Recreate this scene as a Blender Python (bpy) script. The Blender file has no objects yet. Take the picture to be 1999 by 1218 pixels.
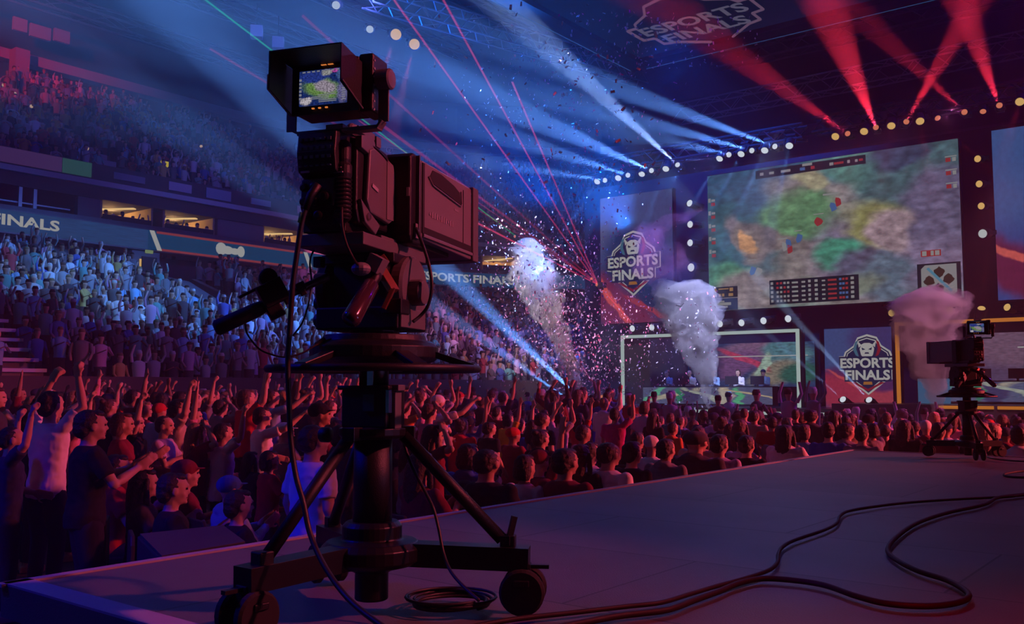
import bpy, bmesh, math, random
from mathutils import Vector, Matrix, Euler
random.seed(11)
R = math.radians
PI = math.pi
SC = bpy.context.scene
C = bpy.context.collection

# ------------------------------------------------------------------ camera
FPX, HZ, YAW = 1830.0, 755.0, R(38.2)
PIT = math.atan((HZ - 609) / FPX)
EYE = Vector((0, 0, .75))
cd = bpy.data.cameras.new('camera'); co = bpy.data.objects.new('camera', cd); C.objects.link(co)
cd.sensor_width = 36; cd.lens = 36 * FPX / 1999
cd.clip_end = 400; cd.clip_start = .05
co.location = EYE; co.rotation_euler = (PI / 2 + PIT, 0, YAW)
SC.camera = co
SC.view_settings.view_transform = 'Standard'; SC.view_settings.look = 'None'
SC.view_settings.gamma = 1; SC.view_settings.exposure = -0.4
SC.view_settings.use_curve_mapping = False

def ray(px, py):
    x = (px - 999.5) / FPX; y = (609 - py) / FPX
    f = math.cos(PIT) - y * math.sin(PIT); u = math.sin(PIT) + y * math.cos(PIT)
    return Vector((x * math.cos(YAW) - f * math.sin(YAW), x * math.sin(YAW) + f * math.cos(YAW), u))
def atY(px, py, y):            # where the sight line of a photo point meets the upright plane Y = y (parallel to the stage)
    d = ray(px, py); return EYE + d * (y / d.y)
def atX(px, py, x):
    d = ray(px, py); return EYE + d * (x / d.x)
def atZ(px, py, z=0):
    d = ray(px, py); return EYE + d * ((z - EYE.z) / d.z)
def atD(px, py, dist):         # at a horizontal depth from the camera
    d = ray(px, py); f = -d.x * math.sin(YAW) + d.y * math.cos(YAW); return EYE + d * (dist / f)
def proj(p):
    q = Vector(p) - EYE
    r = q.x * math.cos(YAW) + q.y * math.sin(YAW); f = -q.x * math.sin(YAW) + q.y * math.cos(YAW)
    ff = f * math.cos(PIT) + q.z * math.sin(PIT); uu = -f * math.sin(PIT) + q.z * math.cos(PIT)
    if ff < .1: return (-9999, -9999, ff)
    return (999.5 + FPX * r / ff, 609 - FPX * uu / ff, ff)

# ------------------------------------------------------------------ materials
MATS = {}
def nt(name):
    m = bpy.data.materials.new(name); m.use_nodes = True; n = m.node_tree; n.nodes.clear()
    return m, n, n.nodes.new('ShaderNodeOutputMaterial')
def mat(name, col, rough=.6, metal=0., spec=.5, noise=.0, scale=8., bump=.0, bscale=40., coat=0.):
    m, n, o = nt(name)
    b = n.nodes.new('ShaderNodeBsdfPrincipled')
    b.inputs['Base Color'].default_value = (*col, 1); b.inputs['Roughness'].default_value = rough
    b.inputs['Metallic'].default_value = metal; b.inputs['Specular IOR Level'].default_value = spec
    b.inputs['Coat Weight'].default_value = coat
    tc = n.nodes.new('ShaderNodeTexCoord')
    if noise:
        t = n.nodes.new('ShaderNodeTexNoise'); t.inputs['Scale'].default_value = scale; t.inputs['Detail'].default_value = 4
        mx = n.nodes.new('ShaderNodeMix'); mx.data_type = 'RGBA'
        mx.inputs[6].default_value = (*[c * (1 - noise) for c in col], 1); mx.inputs[7].default_value = (*[min(1, c * (1 + noise)) for c in col], 1)
        n.links.new(tc.outputs['Object'], t.inputs['Vector']); n.links.new(t.outputs['Fac'], mx.inputs[0]); n.links.new(mx.outputs[2], b.inputs['Base Color'])
    if bump:
        t2 = n.nodes.new('ShaderNodeTexNoise'); t2.inputs['Scale'].default_value = bscale; t2.inputs['Detail'].default_value = 3
        bp = n.nodes.new('ShaderNodeBump'); bp.inputs['Strength'].default_value = bump; bp.inputs['Distance'].default_value = .02
        n.links.new(tc.outputs['Object'], t2.inputs['Vector']); n.links.new(t2.outputs['Fac'], bp.inputs['Height']); n.links.new(bp.outputs['Normal'], b.inputs['Normal'])
    n.links.new(b.outputs[0], o.inputs[0]); MATS[name] = m
    return m
def emis(name, col, s=1.0):
    m, n, o = nt(name)
    e = n.nodes.new('ShaderNodeEmission'); e.inputs['Color'].default_value = (*col, 1); e.inputs['Strength'].default_value = s
    n.links.new(e.outputs[0], o.inputs[0]); MATS[name] = m
    return m
def objcol(name, rough=.8, bump=.0, bscale=60., skin=False):      # takes the object's own colour
    m, n, o = nt(name)
    b = n.nodes.new('ShaderNodeBsdfPrincipled'); i = n.nodes.new('ShaderNodeObjectInfo')
    b.inputs['Roughness'].default_value = rough; b.inputs['Specular IOR Level'].default_value = .3
    n.links.new(i.outputs['Color'], b.inputs['Base Color'])
    if bump:
        tc = n.nodes.new('ShaderNodeTexCoord'); t2 = n.nodes.new('ShaderNodeTexNoise'); t2.inputs['Scale'].default_value = bscale; t2.inputs['Detail'].default_value = 2
        mp = n.nodes.new('ShaderNodeMapping'); mp.inputs['Scale'].default_value = (1, 1, .45)
        bp = n.nodes.new('ShaderNodeBump'); bp.inputs['Strength'].default_value = bump; bp.inputs['Distance'].default_value = .03
        n.links.new(tc.outputs['Object'], mp.inputs[0]); n.links.new(mp.outputs[0], t2.inputs['Vector']); n.links.new(t2.outputs['Fac'], bp.inputs['Height']); n.links.new(bp.outputs['Normal'], b.inputs['Normal'])
    n.links.new(b.outputs[0], o.inputs[0]); MATS[name] = m
    return m

BLK = mat('black_plastic', (.008, .008, .010), .45, spec=.35, bump=.15, bscale=300)
BLKM = mat('black_metal', (.012, .012, .015), .38, .5)
DARK = mat('dark_rubber', (.008, .008, .009), .8)
BODY = mat('grey_camera_shell', (.11, .105, .11), .45, noise=.15, scale=20, bump=.12, bscale=500)
LENSB = mat('grey_lens_shell', (.16, .15, .155), .42, noise=.1, scale=10, bump=.1, bscale=400)
CHROME = mat('bare_metal', (.45, .45, .48), .25, .9)
PAINTW = mat('pale_marking', (.35, .35, .36), .6)
GREENT = mat('green_tape', (.12, .5, .05), .6)
CABLE = mat('black_cable', (.012, .012, .014), .5)
CABLER = mat('brown_floor_cable', (.022, .012, .011), .6, spec=.3)
LENSG = mat('blue_glass', (.02, .06, .16), .1, coat=1)
CONC = mat('stand_concrete', (.05, .052, .06), .9, noise=.3, scale=.6)
FASC = mat('balcony_fascia', (.16, .16, .19), .7, noise=.15, scale=1.2)
ROOF = mat('roof_black', (.016, .016, .02), .95, noise=.3, scale=.5)
STEELB = mat('truss_aluminium', (.3, .32, .36), .45, .3)
ROOFST = mat('roof_steel', (.09, .1, .12), .6, .2)
STAGEB = mat('stage_black', (.012, .012, .016), .7)
STAGEF = mat('stage_deck_floor', (.04, .04, .05), .35, noise=.2, scale=2)
TRIMD = mat('deck_edge_strip', (.30, .28, .31), .5, noise=.1, scale=5)
CHAIRM = mat('chair_plastic', (.012, .012, .014), .6)
WOODP = mat('pale_board', (.30, .29, .27), .6, noise=.08, scale=4)
GREYF = mat('speaker_grille', (.028, .03, .036), .75, bump=.5, bscale=220)
SUITEW = mat('suite_wall', (.40, .30, .19), .85, noise=.15, scale=2)
SKINM = objcol('skin', .55)
CLOTH = objcol('cloth', .9, bump=.55, bscale=9)
HAIRM = mat('hair_dark', (.012, .008, .007), .55, noise=.4, scale=60, bump=.4, bscale=120)
HAIRB = mat('hair_brown', (.06, .03, .018), .55, noise=.4, scale=60, bump=.4, bscale=120)
HAIRL = mat('hair_blond', (.28, .19, .10), .5, noise=.3, scale=60, bump=.4, bscale=120)
EYED = mat('eye_dark', (.01, .008, .008), .3)
LIPM = mat('lips', (.16, .05, .045), .5)
L_WHITE = emis('led_white', (.62, .80, .78), .62)
L_COOL = emis('lamp_cool', (.80, .90, 1.0), .95)
L_ORANGE = emis('led_orange', (1.0, .33, .05), .52)
L_PINK = emis('led_pink', (1.0, .28, .22), .26)
L_WARM = emis('lamp_warm', (1.0, .62, .20), .75)
L_RED = emis('lamp_red', (1.0, .30, .16), .7)
L_STEP = emis('step_light', (1.0, .66, .38), .5)
L_TXT = emis('text_white', (.80, .82, .80), .46)
L_GREEN = emis('exit_green', (.55, .8, .35), .3)
L_TALLY = emis('tally_orange', (1.0, .28, .06), .8)
L_NAVY = emis('screen_navy', (.012, .03, .11), .5)
L_CYAN = emis('screen_cyan', (.10, .35, .55), .35)
L_REDS = emis('screen_red', (.5, .03, .06), .38)
L_TEAL = emis('ribbon_teal', (.01, .13, .36), .34)
L_RIBR = emis('ribbon_red', (.75, .12, .14), .30)
L_SUITE = emis('suite_lamp', (1.0, .66, .26), 1.0)

def deckmat():
    m, n, o = nt('deck_panels'); N = n.nodes.new
    tc = N('ShaderNodeTexCoord'); b = N('ShaderNodeBsdfPrincipled')
    mp = N('ShaderNodeMapping'); mp.inputs['Location'].default_value = (1.92, .28, 0)
    br = N('ShaderNodeTexBrick'); br.inputs['Scale'].default_value = 1; br.offset = .5
    br.inputs['Brick Width'].default_value = 2.0; br.inputs['Row Height'].default_value = 1.0
    br.inputs['Mortar Size'].default_value = .006; br.inputs['Mortar Smooth'].default_value = .2
    br.inputs['Color1'].default_value = (.085, .082, .082, 1); br.inputs['Color2'].default_value = (.115, .112, .11, 1); br.inputs['Mortar'].default_value = (.015, .015, .015, 1)
    ns = N('ShaderNodeTexNoise'); ns.inputs['Scale'].default_value = 1.3; ns.inputs['Detail'].default_value = 6
    mx = N('ShaderNodeMix'); mx.data_type = 'RGBA'; mx.blend_type = 'MULTIPLY'; mx.inputs[0].default_value = .7
    cr = N('ShaderNodeValToRGB'); cr.color_ramp.elements[0].position = .3; cr.color_ramp.elements[0].color = (.6, .6, .6, 1); cr.color_ramp.elements[1].position = .7; cr.color_ramp.elements[1].color = (1.1, 1.1, 1.1, 1)
    n.links.new(tc.outputs['Object'], mp.inputs[0]); n.links.new(mp.outputs[0], br.inputs['Vector']); n.links.new(tc.outputs['Object'], ns.inputs['Vector'])
    n.links.new(ns.outputs['Fac'], cr.inputs[0]); n.links.new(br.outputs['Color'], mx.inputs[6]); n.links.new(cr.outputs[0], mx.inputs[7])
    n.links.new(mx.outputs[2], b.inputs['Base Color']); b.inputs['Roughness'].default_value = .5
    bp = N('ShaderNodeBump'); bp.inputs['Strength'].default_value = .4; bp.inputs['Distance'].default_value = .004
    n2 = N('ShaderNodeTexNoise'); n2.inputs['Scale'].default_value = 160; n.links.new(tc.outputs['Object'], n2.inputs['Vector']); n.links.new(n2.outputs['Fac'], bp.inputs['Height']); n.links.new(bp.outputs['Normal'], b.inputs['Normal'])
    n.links.new(b.outputs[0], o.inputs[0]); return m
DECKM = deckmat()

def blobscreen(name, base, blobs, strength, nscale=3., namt=.35, grain=.25, cells=0):
    """LED screen picture: soft patches of colour over a base; positions are 0..1 over the screen"""
    m, n, o = nt(name); N = n.nodes.new; L = n.links.new
    tc = N('ShaderNodeTexCoord'); ns = N('ShaderNodeTexNoise'); ns.inputs['Scale'].default_value = nscale; ns.inputs['Detail'].default_value = 5
    L(tc.outputs['Generated'], ns.inputs['Vector'])
    sb = N('ShaderNodeVectorMath'); sb.operation = 'SUBTRACT'; sb.inputs[1].default_value = (.5, .5, .5); L(ns.outputs['Color'], sb.inputs[0])
    sc = N('ShaderNodeVectorMath'); sc.operation = 'SCALE'; sc.inputs['Scale'].default_value = namt * .5; L(sb.outputs[0], sc.inputs[0])
    ad = N('ShaderNodeVectorMath'); ad.operation = 'ADD'; L(tc.outputs['Generated'], ad.inputs[0]); L(sc.outputs[0], ad.inputs[1])
    cur = None
    for (x, z, rx, rz, ang, col) in blobs:
        mp = N('ShaderNodeMapping'); mp.vector_type = 'TEXTURE'
        mp.inputs['Location'].default_value = (x, 0, z); mp.inputs['Rotation'].default_value = (0, R(ang), 0); mp.inputs['Scale'].default_value = (rx, 100, rz)
        L(ad.outputs[0], mp.inputs[0])
        g = N('ShaderNodeTexGradient'); g.gradient_type = 'SPHERICAL'; L(mp.outputs[0], g.inputs[0])
        mr = N('ShaderNodeMapRange'); mr.inputs[2].default_value = .45; mr.interpolation_type = 'SMOOTHSTEP'; L(g.outputs['Fac'], mr.inputs[0])
        mx = N('ShaderNodeMix'); mx.data_type = 'RGBA'; L(mr.outputs[0], mx.inputs[0]); mx.inputs[7].default_value = (*col, 1)
        if cur is None: mx.inputs[6].default_value = (*base, 1)
        else: L(cur, mx.inputs[6])
        cur = mx.outputs[2]
    n2 = N('ShaderNodeTexNoise'); n2.inputs['Scale'].default_value = 26; n2.inputs['Detail'].default_value = 6; L(tc.outputs['Generated'], n2.inputs['Vector'])
    mr = N('ShaderNodeMapRange'); mr.inputs[1].default_value = .3; mr.inputs[2].default_value = .7; mr.inputs[3].default_value = 1 - grain; mr.inputs[4].default_value = 1 + grain; L(n2.outputs['Fac'], mr.inputs[0])
    fac = mr.outputs[0]
    if cells:
        vo = N('ShaderNodeTexVoronoi'); vo.inputs['Scale'].default_value = cells; L(ad.outputs[0], vo.inputs['Vector'])
        m2 = N('ShaderNodeMapRange'); m2.inputs[1].default_value = 0; m2.inputs[2].default_value = .7; m2.inputs[3].default_value = 1.15; m2.inputs[4].default_value = .7; L(vo.outputs['Distance'], m2.inputs[0])
        mm = N('ShaderNodeMath'); mm.operation = 'MULTIPLY'; L(fac, mm.inputs[0]); L(m2.outputs[0], mm.inputs[1]); fac = mm.outputs[0]
    vm = N('ShaderNodeVectorMath'); vm.operation = 'SCALE'; L(cur, vm.inputs[0]); L(fac, vm.inputs['Scale'])
    e = N('ShaderNodeEmission'); L(vm.outputs[0], e.inputs['Color']); e.inputs['Strength'].default_value = strength
    L(e.outputs[0], o.inputs[0]); return m
BATTLE = [(.12, .90, .45, .5, 0, (.02, .07, .13)), (.30, .78, .40, .25, 25, (.03, .09, .17)), (.45, .22, .55, .28, 28, (.19, .17, .17)), (.60, .62, .5, .2, 38, (.20, .18, .19)),
          (.12, .45, .2, .5, -12, (.02, .08, .10)), (.42, .62, .22, .2, 0, (.09, .20, .10)), (.28, .48, .25, .1, 40, (.14, .12, .12)), (.80, .32, .45, .4, 15, (.15, .12, .20)),
          (.90, .80, .32, .42, 0, (.05, .10, .12)), (.95, .60, .2, .3, 0, (.10, .09, .16)), (.70, .50, .15, .24, 0, (.20, .20, .08)), (.75, .46, .13, .2, 0, (.26, .19, .22)), (.53, .34, .12, .12, 0, (.04, .20, .14)),
          (.68, .22, .2, .12, 35, (.07, .07, .12)), (.17, .50, .07, .25, -20, (.17, .14, .13)), (.18, .48, .035, .09, 0, (.5, .26, .12)), (.44, .86, .08, .13, 0, (.26, .25, .16)),
          (.80, .93, .14, .10, 0, (.04, .05, .10)), (.74, .15, .16, .2, 0, (.08, .12, .17)), (.08, .22, .2, .16, 0, (.06, .19, .12)), (.20, .12, .22, .2, 0, (.20, .17, .18)), (.50, .12, .3, .1, 0, (.14, .17, .14))]
S_BATTLE = blobscreen('battle_map_picture', (.07, .19, .17), BATTLE, 1.5, nscale=4., namt=.5, grain=.4, cells=16)
S_BOOTH = blobscreen('booth_screen_picture', (.02, .05, .16), [(.55, .8, .3, .3, 0, (.22, .12, .22)), (.8, .7, .25, .5, 0, (.08, .22, .28)), (.35, .5, .25, .5, 30, (.16, .07, .20)), (.7, .3, .2, .4, 20, (.24, .22, .18)), (.9, .3, .2, .3, 0, (.02, .12, .10)), (.47, .62, .07, .4, -35, (.5, .05, .12)), (.62, .5, .05, .35, 10, (.35, .5, .42)), (.12, .4, .2, .8, 0, (.008, .02, .09))], .8, grain=.5)
S_DESK = blobscreen('desk_screen_picture', (.10, .12, .24), [(.22, .5, .10, .7, 30, (.5, .45, .35)), (.08, .5, .05, .8, 10, (.12, .5, .32)), (.38, .5, .08, .9, 0, (.05, .05, .15)), (.50, .5, .05, .7, -20, (.4, .45, .4)), (.66, .5, .07, .8, 0, (.5, .45, .38)), (.76, .4, .035, .8, 0, (.1, .5, .25)), (.93, .5, .04, .8, -35, (.55, .45, .30)), (.30, .5, .03, .6, 0, (.02, .25, .15))], .75, grain=.4)
S_BOOTH2 = blobscreen('second_booth_picture', (.12, .08, .18), [(.3, .7, .4, .5, 0, (.22, .13, .22)), (.8, .7, .4, .5, 0, (.20, .22, .28)), (.6, .2, .4, .3, 0, (.05, .10, .16)), (.75, .45, .10, .5, 35, (.45, .48, .5)), (.5, .5, .12, .25, 0, (.4, .30, .28))], .62, grain=.35)
BANN = [(.2, .85, .8, .5, -20, (.13, .15, .33)), (.85, .75, .6, .5, 0, (.06, .09, .26)), (.5, .5, .7, .35, 0, (.01, .04, .15)), (.3, .08, .9, .25, 25, (.22, .03, .10)), (.15, .2, .5, .05, 38, (.85, .12, .12)), (.7, .10, .5, .03, 20, (.45, .05, .08))]
S_BAN = blobscreen('banner_picture_navy', (.02, .04, .15), BANN, .72, grain=.15)
S_BANR = blobscreen('banner_picture_blue', (.04, .08, .32), [(.1, .9, .9, .6, 0, (.05, .13, .38)), (.9, .6, .6, .5, 0, (.10, .05, .24)), (.3, .12, .9, .2, 20, (.16, .02, .07)), (.3, .23, .7, .03, 12, (.8, .14, .12))], .72, grain=.15)
S_BANL = blobscreen('banner_picture_dusk', (.03, .06, .20), [(.15, .85, .8, .5, -20, (.05, .10, .30)), (.75, .85, .5, .3, 0, (.05, .05, .2)), (.5, .35, .9, .25, 0, (.10, .03, .14)), (.4, .1, 1., .3, 20, (.42, .04, .09)), (.45, .28, .6, .03, 25, (.65, .10, .12)), (.8, .12, .4, .12, 0, (.45, .06, .10))], .7, grain=.15)
S_MON = blobscreen('monitor_picture', (.01, .025, .14), [(.5, .45, .55, .35, 30, (.14, .26, .07)), (.55, .5, .35, .2, 30, (.32, .27, .34)), (.3, .8, .4, .2, 0, (.02, .04, .25)), (.75, .92, .12, .08, 0, (.45, .06, .35)), (.6, .9, .15, .12, 0, (.3, .3, .3)), (.15, .12, .16, .14, 0, (.5, .45, .5)), (.92, .3, .14, .4, 0, (.13, .12, .28)), (.9, .8, .14, .2, 0, (.06, .12, .3))], .95, nscale=6, grain=.8)

# ------------------------------------------------------------------ mesh building
class MB:
    def __init__(s): s.v = []; s.f = []; s.mi = []
    def add(s, vs, fs, k=0):
        o = len(s.v); s.v += [tuple(p) for p in vs]; s.f += [tuple(i + o for i in f) for f in fs]; s.mi += [k] * len(fs); return s
    def box(s, c, d, rot=None, k=0, taper=None):
        hx, hy, hz = d[0] / 2, d[1] / 2, d[2] / 2
        vs = []
        for z in (-1, 1):
            for (x, y) in ((-1, -1), (1, -1), (1, 1), (-1, 1)):
                t = taper if (taper and z > 0) else 1
                vs.append(Vector((x * hx * t, y * hy * t, z * hz)))
        if rot is not None:
            M = rot if isinstance(rot, Matrix) else Euler(rot).to_matrix()
            vs = [M @ p for p in vs]
        c = Vector(c)
        return s.add([p + c for p in vs], [(3, 2, 1, 0), (4, 5, 6, 7), (0, 1, 5, 4), (1, 2, 6, 5), (2, 3, 7, 6), (3, 0, 4, 7)], k)
    def bar(s, a, b, w, h, k=0):
        a, b = Vector(a), Vector(b); d = b - a; q = d.to_track_quat('Y', 'Z').to_matrix()
        return s.box((a + b) / 2, (w, d.length, h), q, k)
    def tube(s, pts, r, n=8, k=0, caps=True, ell=None):
        pts = [Vector(p) for p in pts]; rs = r if isinstance(r, (list, tuple)) else [r] * len(pts)
        vs = []; ref = None
        for i, p in enumerate(pts):
            t = (pts[min(i + 1, len(pts) - 1)] - pts[max(i - 1, 0)]).normalized()
            if ref is None:
                ref = Vector((1, 0, 0)) if abs(t.x) < .8 else Vector((0, 1, 0))
            a = (ref - t * ref.dot(t)).normalized(); b = t.cross(a); ref = a
            e = ell[i] if ell else 1
            for j in range(n):
                g = 2 * PI * j / n; vs.append(p + (a * math.cos(g) + b * math.sin(g) * e) * rs[i])
        fs = [(i * n + j, i * n + (j + 1) % n, (i + 1) * n + (j + 1) % n, (i + 1) * n + j) for i in range(len(pts) - 1) for j in range(n)]
        if caps: fs += [tuple(range(n - 1, -1, -1)), tuple(range((len(pts) - 1) * n, len(pts) * n))]
        return s.add(vs, fs, k)
    def lathe(s, prof, c=(0, 0, 0), n=32, M=None, k=0):      # prof: (radius, height) list
        c = Vector(c); vs = []
        for r_, z in prof:
            for j in range(n):
                g = 2 * PI * j / n; p = Vector((r_ * math.cos(g), r_ * math.sin(g), z))
                vs.append((M @ p if M else p) + c)
        fs = [(i * n + j, i * n + (j + 1) % n, (i + 1) * n + (j + 1) % n, (i + 1) * n + j) for i in range(len(prof) - 1) for j in range(n)]
        fs += [tuple(range(n - 1, -1, -1)), tuple(range((len(prof) - 1) * n, len(prof) * n))]
        return s.add(vs, fs, k)
    def ell(s, c, r, n=12, m=8, M=None, k=0):
        prof = [(0.001, -1)] + [(math.sin(PI * i / m), -math.cos(PI * i / m)) for i in range(1, m)] + [(0.001, 1)]
        S = Matrix.Diagonal((r[0], r[1], r[2])); T = (M @ S) if M else S
        return s.lathe(prof, c, n, T, k)
    def loft(s, rings, n=16, k=0):      # rings: (x, y, z, rx, ry)
        vs = []
        for (x, y, z, rx, ry) in rings:
            for j in range(n):
                g = 2 * PI * j / n; vs.append((x + rx * math.cos(g), y + ry * math.sin(g), z))
        fs = [(i * n + j, i * n + (j + 1) % n, (i + 1) * n + (j + 1) % n, (i + 1) * n + j) for i in range(len(rings) - 1) for j in range(n)]
        fs += [tuple(range(n - 1, -1, -1)), tuple(range((len(rings) - 1) * n, len(rings) * n))]
        return s.add(vs, fs, k)
    def prism(s, poly, t0, t1, axis='x', k=0):      # polygon in the other two axes, extruded along axis
        def P(a, b, t): return {'x': (t, a, b), 'y': (a, t, b), 'z': (a, b, t)}[axis]
        n = len(poly); vs = [P(a, b, t0) for a, b in poly] + [P(a, b, t1) for a, b in poly]
        fs = [tuple(range(n)), tuple(range(2 * n - 1, n - 1, -1))] + [(i, i + n, (i + 1) % n + n, (i + 1) % n) for i in range(n)]
        return s.add(vs, fs, k)
    def mesh(s, name, mats, smooth=False):
        me = bpy.data.meshes.new(name); me.from_pydata(s.v, [], s.f)
        for m in (mats if isinstance(mats, (list, tuple)) else [mats]): me.materials.append(m)
        me.polygons.foreach_set('material_index', s.mi)
        bm = bmesh.new(); bm.from_mesh(me); bmesh.ops.recalc_face_normals(bm, faces=bm.faces); bm.to_mesh(me); bm.free()
        if smooth: me.polygons.foreach_set('use_smooth', [True] * len(me.polygons))
        me.update(); return me
    def build(s, name, mats, parent=None, smooth=False, bevel=0, M=None, loc=None):
        me = s.mesh(name, mats, smooth)
        if M is not None: me.transform(M)
        o = bpy.data.objects.new(name, me); C.objects.link(o)
        if parent is not None: o.parent = parent
        if loc is not None: o.location = loc
        if bevel:
            b = o.modifiers.new('b', 'BEVEL'); b.width = bevel; b.segments = 2; b.limit_method = 'ANGLE'; b.angle_limit = R(35)
        return o
def tag(o, label=None, cat=None, group=None, kind=None):
    for k_, v_ in (('label', label), ('category', cat), ('group', group), ('kind', kind)):
        if v_: o[k_] = v_
    return o
def empty(name, loc=(0, 0, 0), rz=0, label=None, cat=None, group=None):
    o = bpy.data.objects.new(name, None); C.objects.link(o); o.location = loc; o.rotation_euler = (0, 0, rz); o.empty_display_size = .1
    return tag(o, label, cat, group)
def copy_tree(o, kids, parent=None):
    c = o.copy(); C.objects.link(c); c.parent = parent
    if parent is not None: c.matrix_parent_inverse = o.matrix_parent_inverse.copy()
    for ch in kids.get(o.name, ()): copy_tree(ch, kids, c)
    return c
def curve_pts(pts, n=6):      # Catmull-Rom
    pts = [Vector(p) for p in pts]; out = []
    for i in range(len(pts) - 1):
        p0 = pts[max(i - 1, 0)]; p1 = pts[i]; p2 = pts[i + 1]; p3 = pts[min(i + 2, len(pts) - 1)]
        for j in range(n):
            t = j / n; out.append(.5 * ((2 * p1) + (p2 - p0) * t + (2 * p0 - 5 * p1 + 4 * p2 - p3) * t * t + (3 * p1 - p0 - 3 * p2 + p3) * t ** 3))
    out.append(pts[-1]); return out

def text_mesh(txt, width, height, offset=.0, mtl=None, name='lettering', depth=.0):
    cu = bpy.data.curves.new('t', 'FONT'); cu.body = txt; cu.align_x = 'CENTER'; cu.align_y = 'CENTER'; cu.size = 1; cu.offset = offset; cu.extrude = depth; cu.resolution_u = 3
    o = bpy.data.objects.new('t', cu); C.objects.link(o); bpy.context.view_layer.update()
    me = bpy.data.meshes.new_from_object(o.evaluated_get(bpy.context.evaluated_depsgraph_get()))
    bpy.data.objects.remove(o); bpy.data.curves.remove(cu)
    xs = [v.co.x for v in me.vertices]; ys = [v.co.y for v in me.vertices]
    cx, cy = (max(xs) + min(xs)) / 2, (max(ys) + min(ys)) / 2; sx = width / (max(xs) - min(xs)); sy = height / (max(ys) - min(ys))
    me.transform(Matrix.Diagonal((sx, sy, 1, 1)) @ Matrix.Translation((-cx, -cy, 0)))
    me.materials.clear()
    if mtl: me.materials.append(mtl)
    me.name = name
    return me
def place_mesh(name, me, parent, M):
    o = bpy.data.objects.new(name, me); C.objects.link(o); o.parent = parent; o.matrix_local = M; return o
def structure(o): o['kind'] = 'structure'; return o
# ------------------------------------------------------------------ the arena shell
FZ = -1.1
structure(MB().box((-8, 22, FZ - .1), (90, 90, .2)).build('floor', mat('arena_floor', (.03, .03, .035), .7, noise=.3, scale=1)))
structure(MB().box((-8, 22, 24.2), (110, 100, .4)).build('ceiling', ROOF))
structure(MB().box((40, 22, 11), (.4, 92, 26.5)).build('wall_right', ROOF))
structure(MB().box((-8, -24, 11), (96, .4, 26.5)).build('wall_rear', ROOF))

# path of the bowl: straight side stand, rounded corner, end stand
def bowl_path():
    P = []
    for k in range(0, 25): P.append(('s', -10 + 2 * k))
    for k in range(1, 13): P.append(('a', 90 * k / 12))
    for k in range(1, 20): P.append(('e', 2.5 * k))
    return P
PATH = bowl_path()
def bowl_pt(s, d):
    """d = distance of the line from the hall's long axis (22 = first row, 38 = balcony front, 56 = top row)"""
    kind, t = s
    if d >= 38: oc, r_ = (-26, 38), d - 26
    else:
        w = (d - 22) / 16; oc = (-18 + (-26 + 18) * w, 38); r_ = 4 + 8 * w
    if kind == 's': return (-d, t)
    if kind == 'a': a = R(t); return (oc[0] - r_ * math.cos(a), oc[1] + r_ * math.sin(a))
    return (oc[0] + t, oc[1] + r_)
def sweep(prof, name, m, path=PATH, smooth=False, thing=None):
    mb = MB(); n = len(prof); vs = []
    for s in path:
        for (d, z) in prof:
            x, y = bowl_pt(s, d); vs.append((x, y, z))
    fs = [(i * n + j, i * n + (j + 1) % n, (i + 1) * n + (j + 1) % n, (i + 1) * n + j) for i in range(len(path) - 1) for j in range(n)]
    fs += [tuple(range(n)), tuple(range((len(path) - 1) * n, len(path) * n))]
    return mb.add(vs, fs).build(name, m)
# lower stand : stepped rows
NL, LD0, LD1, LZ0, LZ1 = 18, 22., 37.2, .1, 5.35
prof = [(LD0 - .12, FZ), (LD0 - .12, LZ0 + .9), (LD0, LZ0 + .9), (LD0, LZ0)]
for k in range(NL):
    d = LD0 + (LD1 - LD0) * (k + 1) / NL; z = LZ0 + (LZ1 - LZ0) * k / NL; z2 = LZ0 + (LZ1 - LZ0) * (k + 1) / NL
    prof += [(d, z), (d, z2)]
prof += [(39.8, LZ1), (39.8, FZ)]
structure(sweep(prof, 'floor_lower_stand', CONC))
# wall behind the lower stand and the balcony slab carrying the ribbon board
structure(sweep([(39.6, LZ1), (39.6, 6.8), (39.9, 6.8), (39.9, LZ1)], 'wall_concourse', FASC))
structure(sweep([(38.05, 6.75), (38.05, 7.72), (38.15, 7.9), (43.5, 7.9), (43.5, 6.75)], 'floor_balcony', FASC))
structure(sweep([(42.9, 7.9), (42.9, 9.1), (43.2, 9.1), (43.2, 7.9)], 'wall_suite_back', ROOF))
# upper stand
NU, UD0, UD1, UZ0, UZ1 = 22, 40., 56., 9.75, 18.2
prof = [(39.5, 9.0), (39.5, 9.75), (39.35, 9.75), (39.35, 10.5), (39.5, 10.5), (39.55, 9.8)]
for k in range(NU):
    d = UD0 + (UD1 - UD0) * (k + 1) / NU; z = UZ0 + (UZ1 - UZ0) * k / NU; z2 = UZ0 + (UZ1 - UZ0) * (k + 1) / NU
    prof += [(d, z), (d, z2)]
prof += [(57, UZ1), (57, 9.0)]
structure(sweep(prof, 'floor_upper_stand', CONC))
structure(sweep([(56.6, 18), (56.6, 24.1), (57.2, 24.1), (57.2, 18)], 'wall_left', ROOF))
structure(sweep([(55.7, 19.7), (55.7, 20.3), (56.5, 20.3), (56.5, 19.7)], 'trim_1', mat('ceiling_beam_blue', (.30, .33, .45), .7)))
structure(sweep([(39.3, 9.55), (39.3, 9.78), (39.6, 9.78), (39.6, 9.55)], 'trim_2', mat('fascia_cap', (.42, .44, .52), .6)))
# posts rising from the top row to the beam
for i, yv in enumerate((24.0, 40.5, 42.8, 52)):
    s = ('s', yv) if yv < 38 else ('a', (yv - 38) * 4.2)
    x, y = bowl_pt(s, 55.2)
    structure(MB().box((x, y, 18.9), (.8, .8, 2.6)).build('trim_%d' % (3 + i), MATS['ceiling_beam_blue']))

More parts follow.
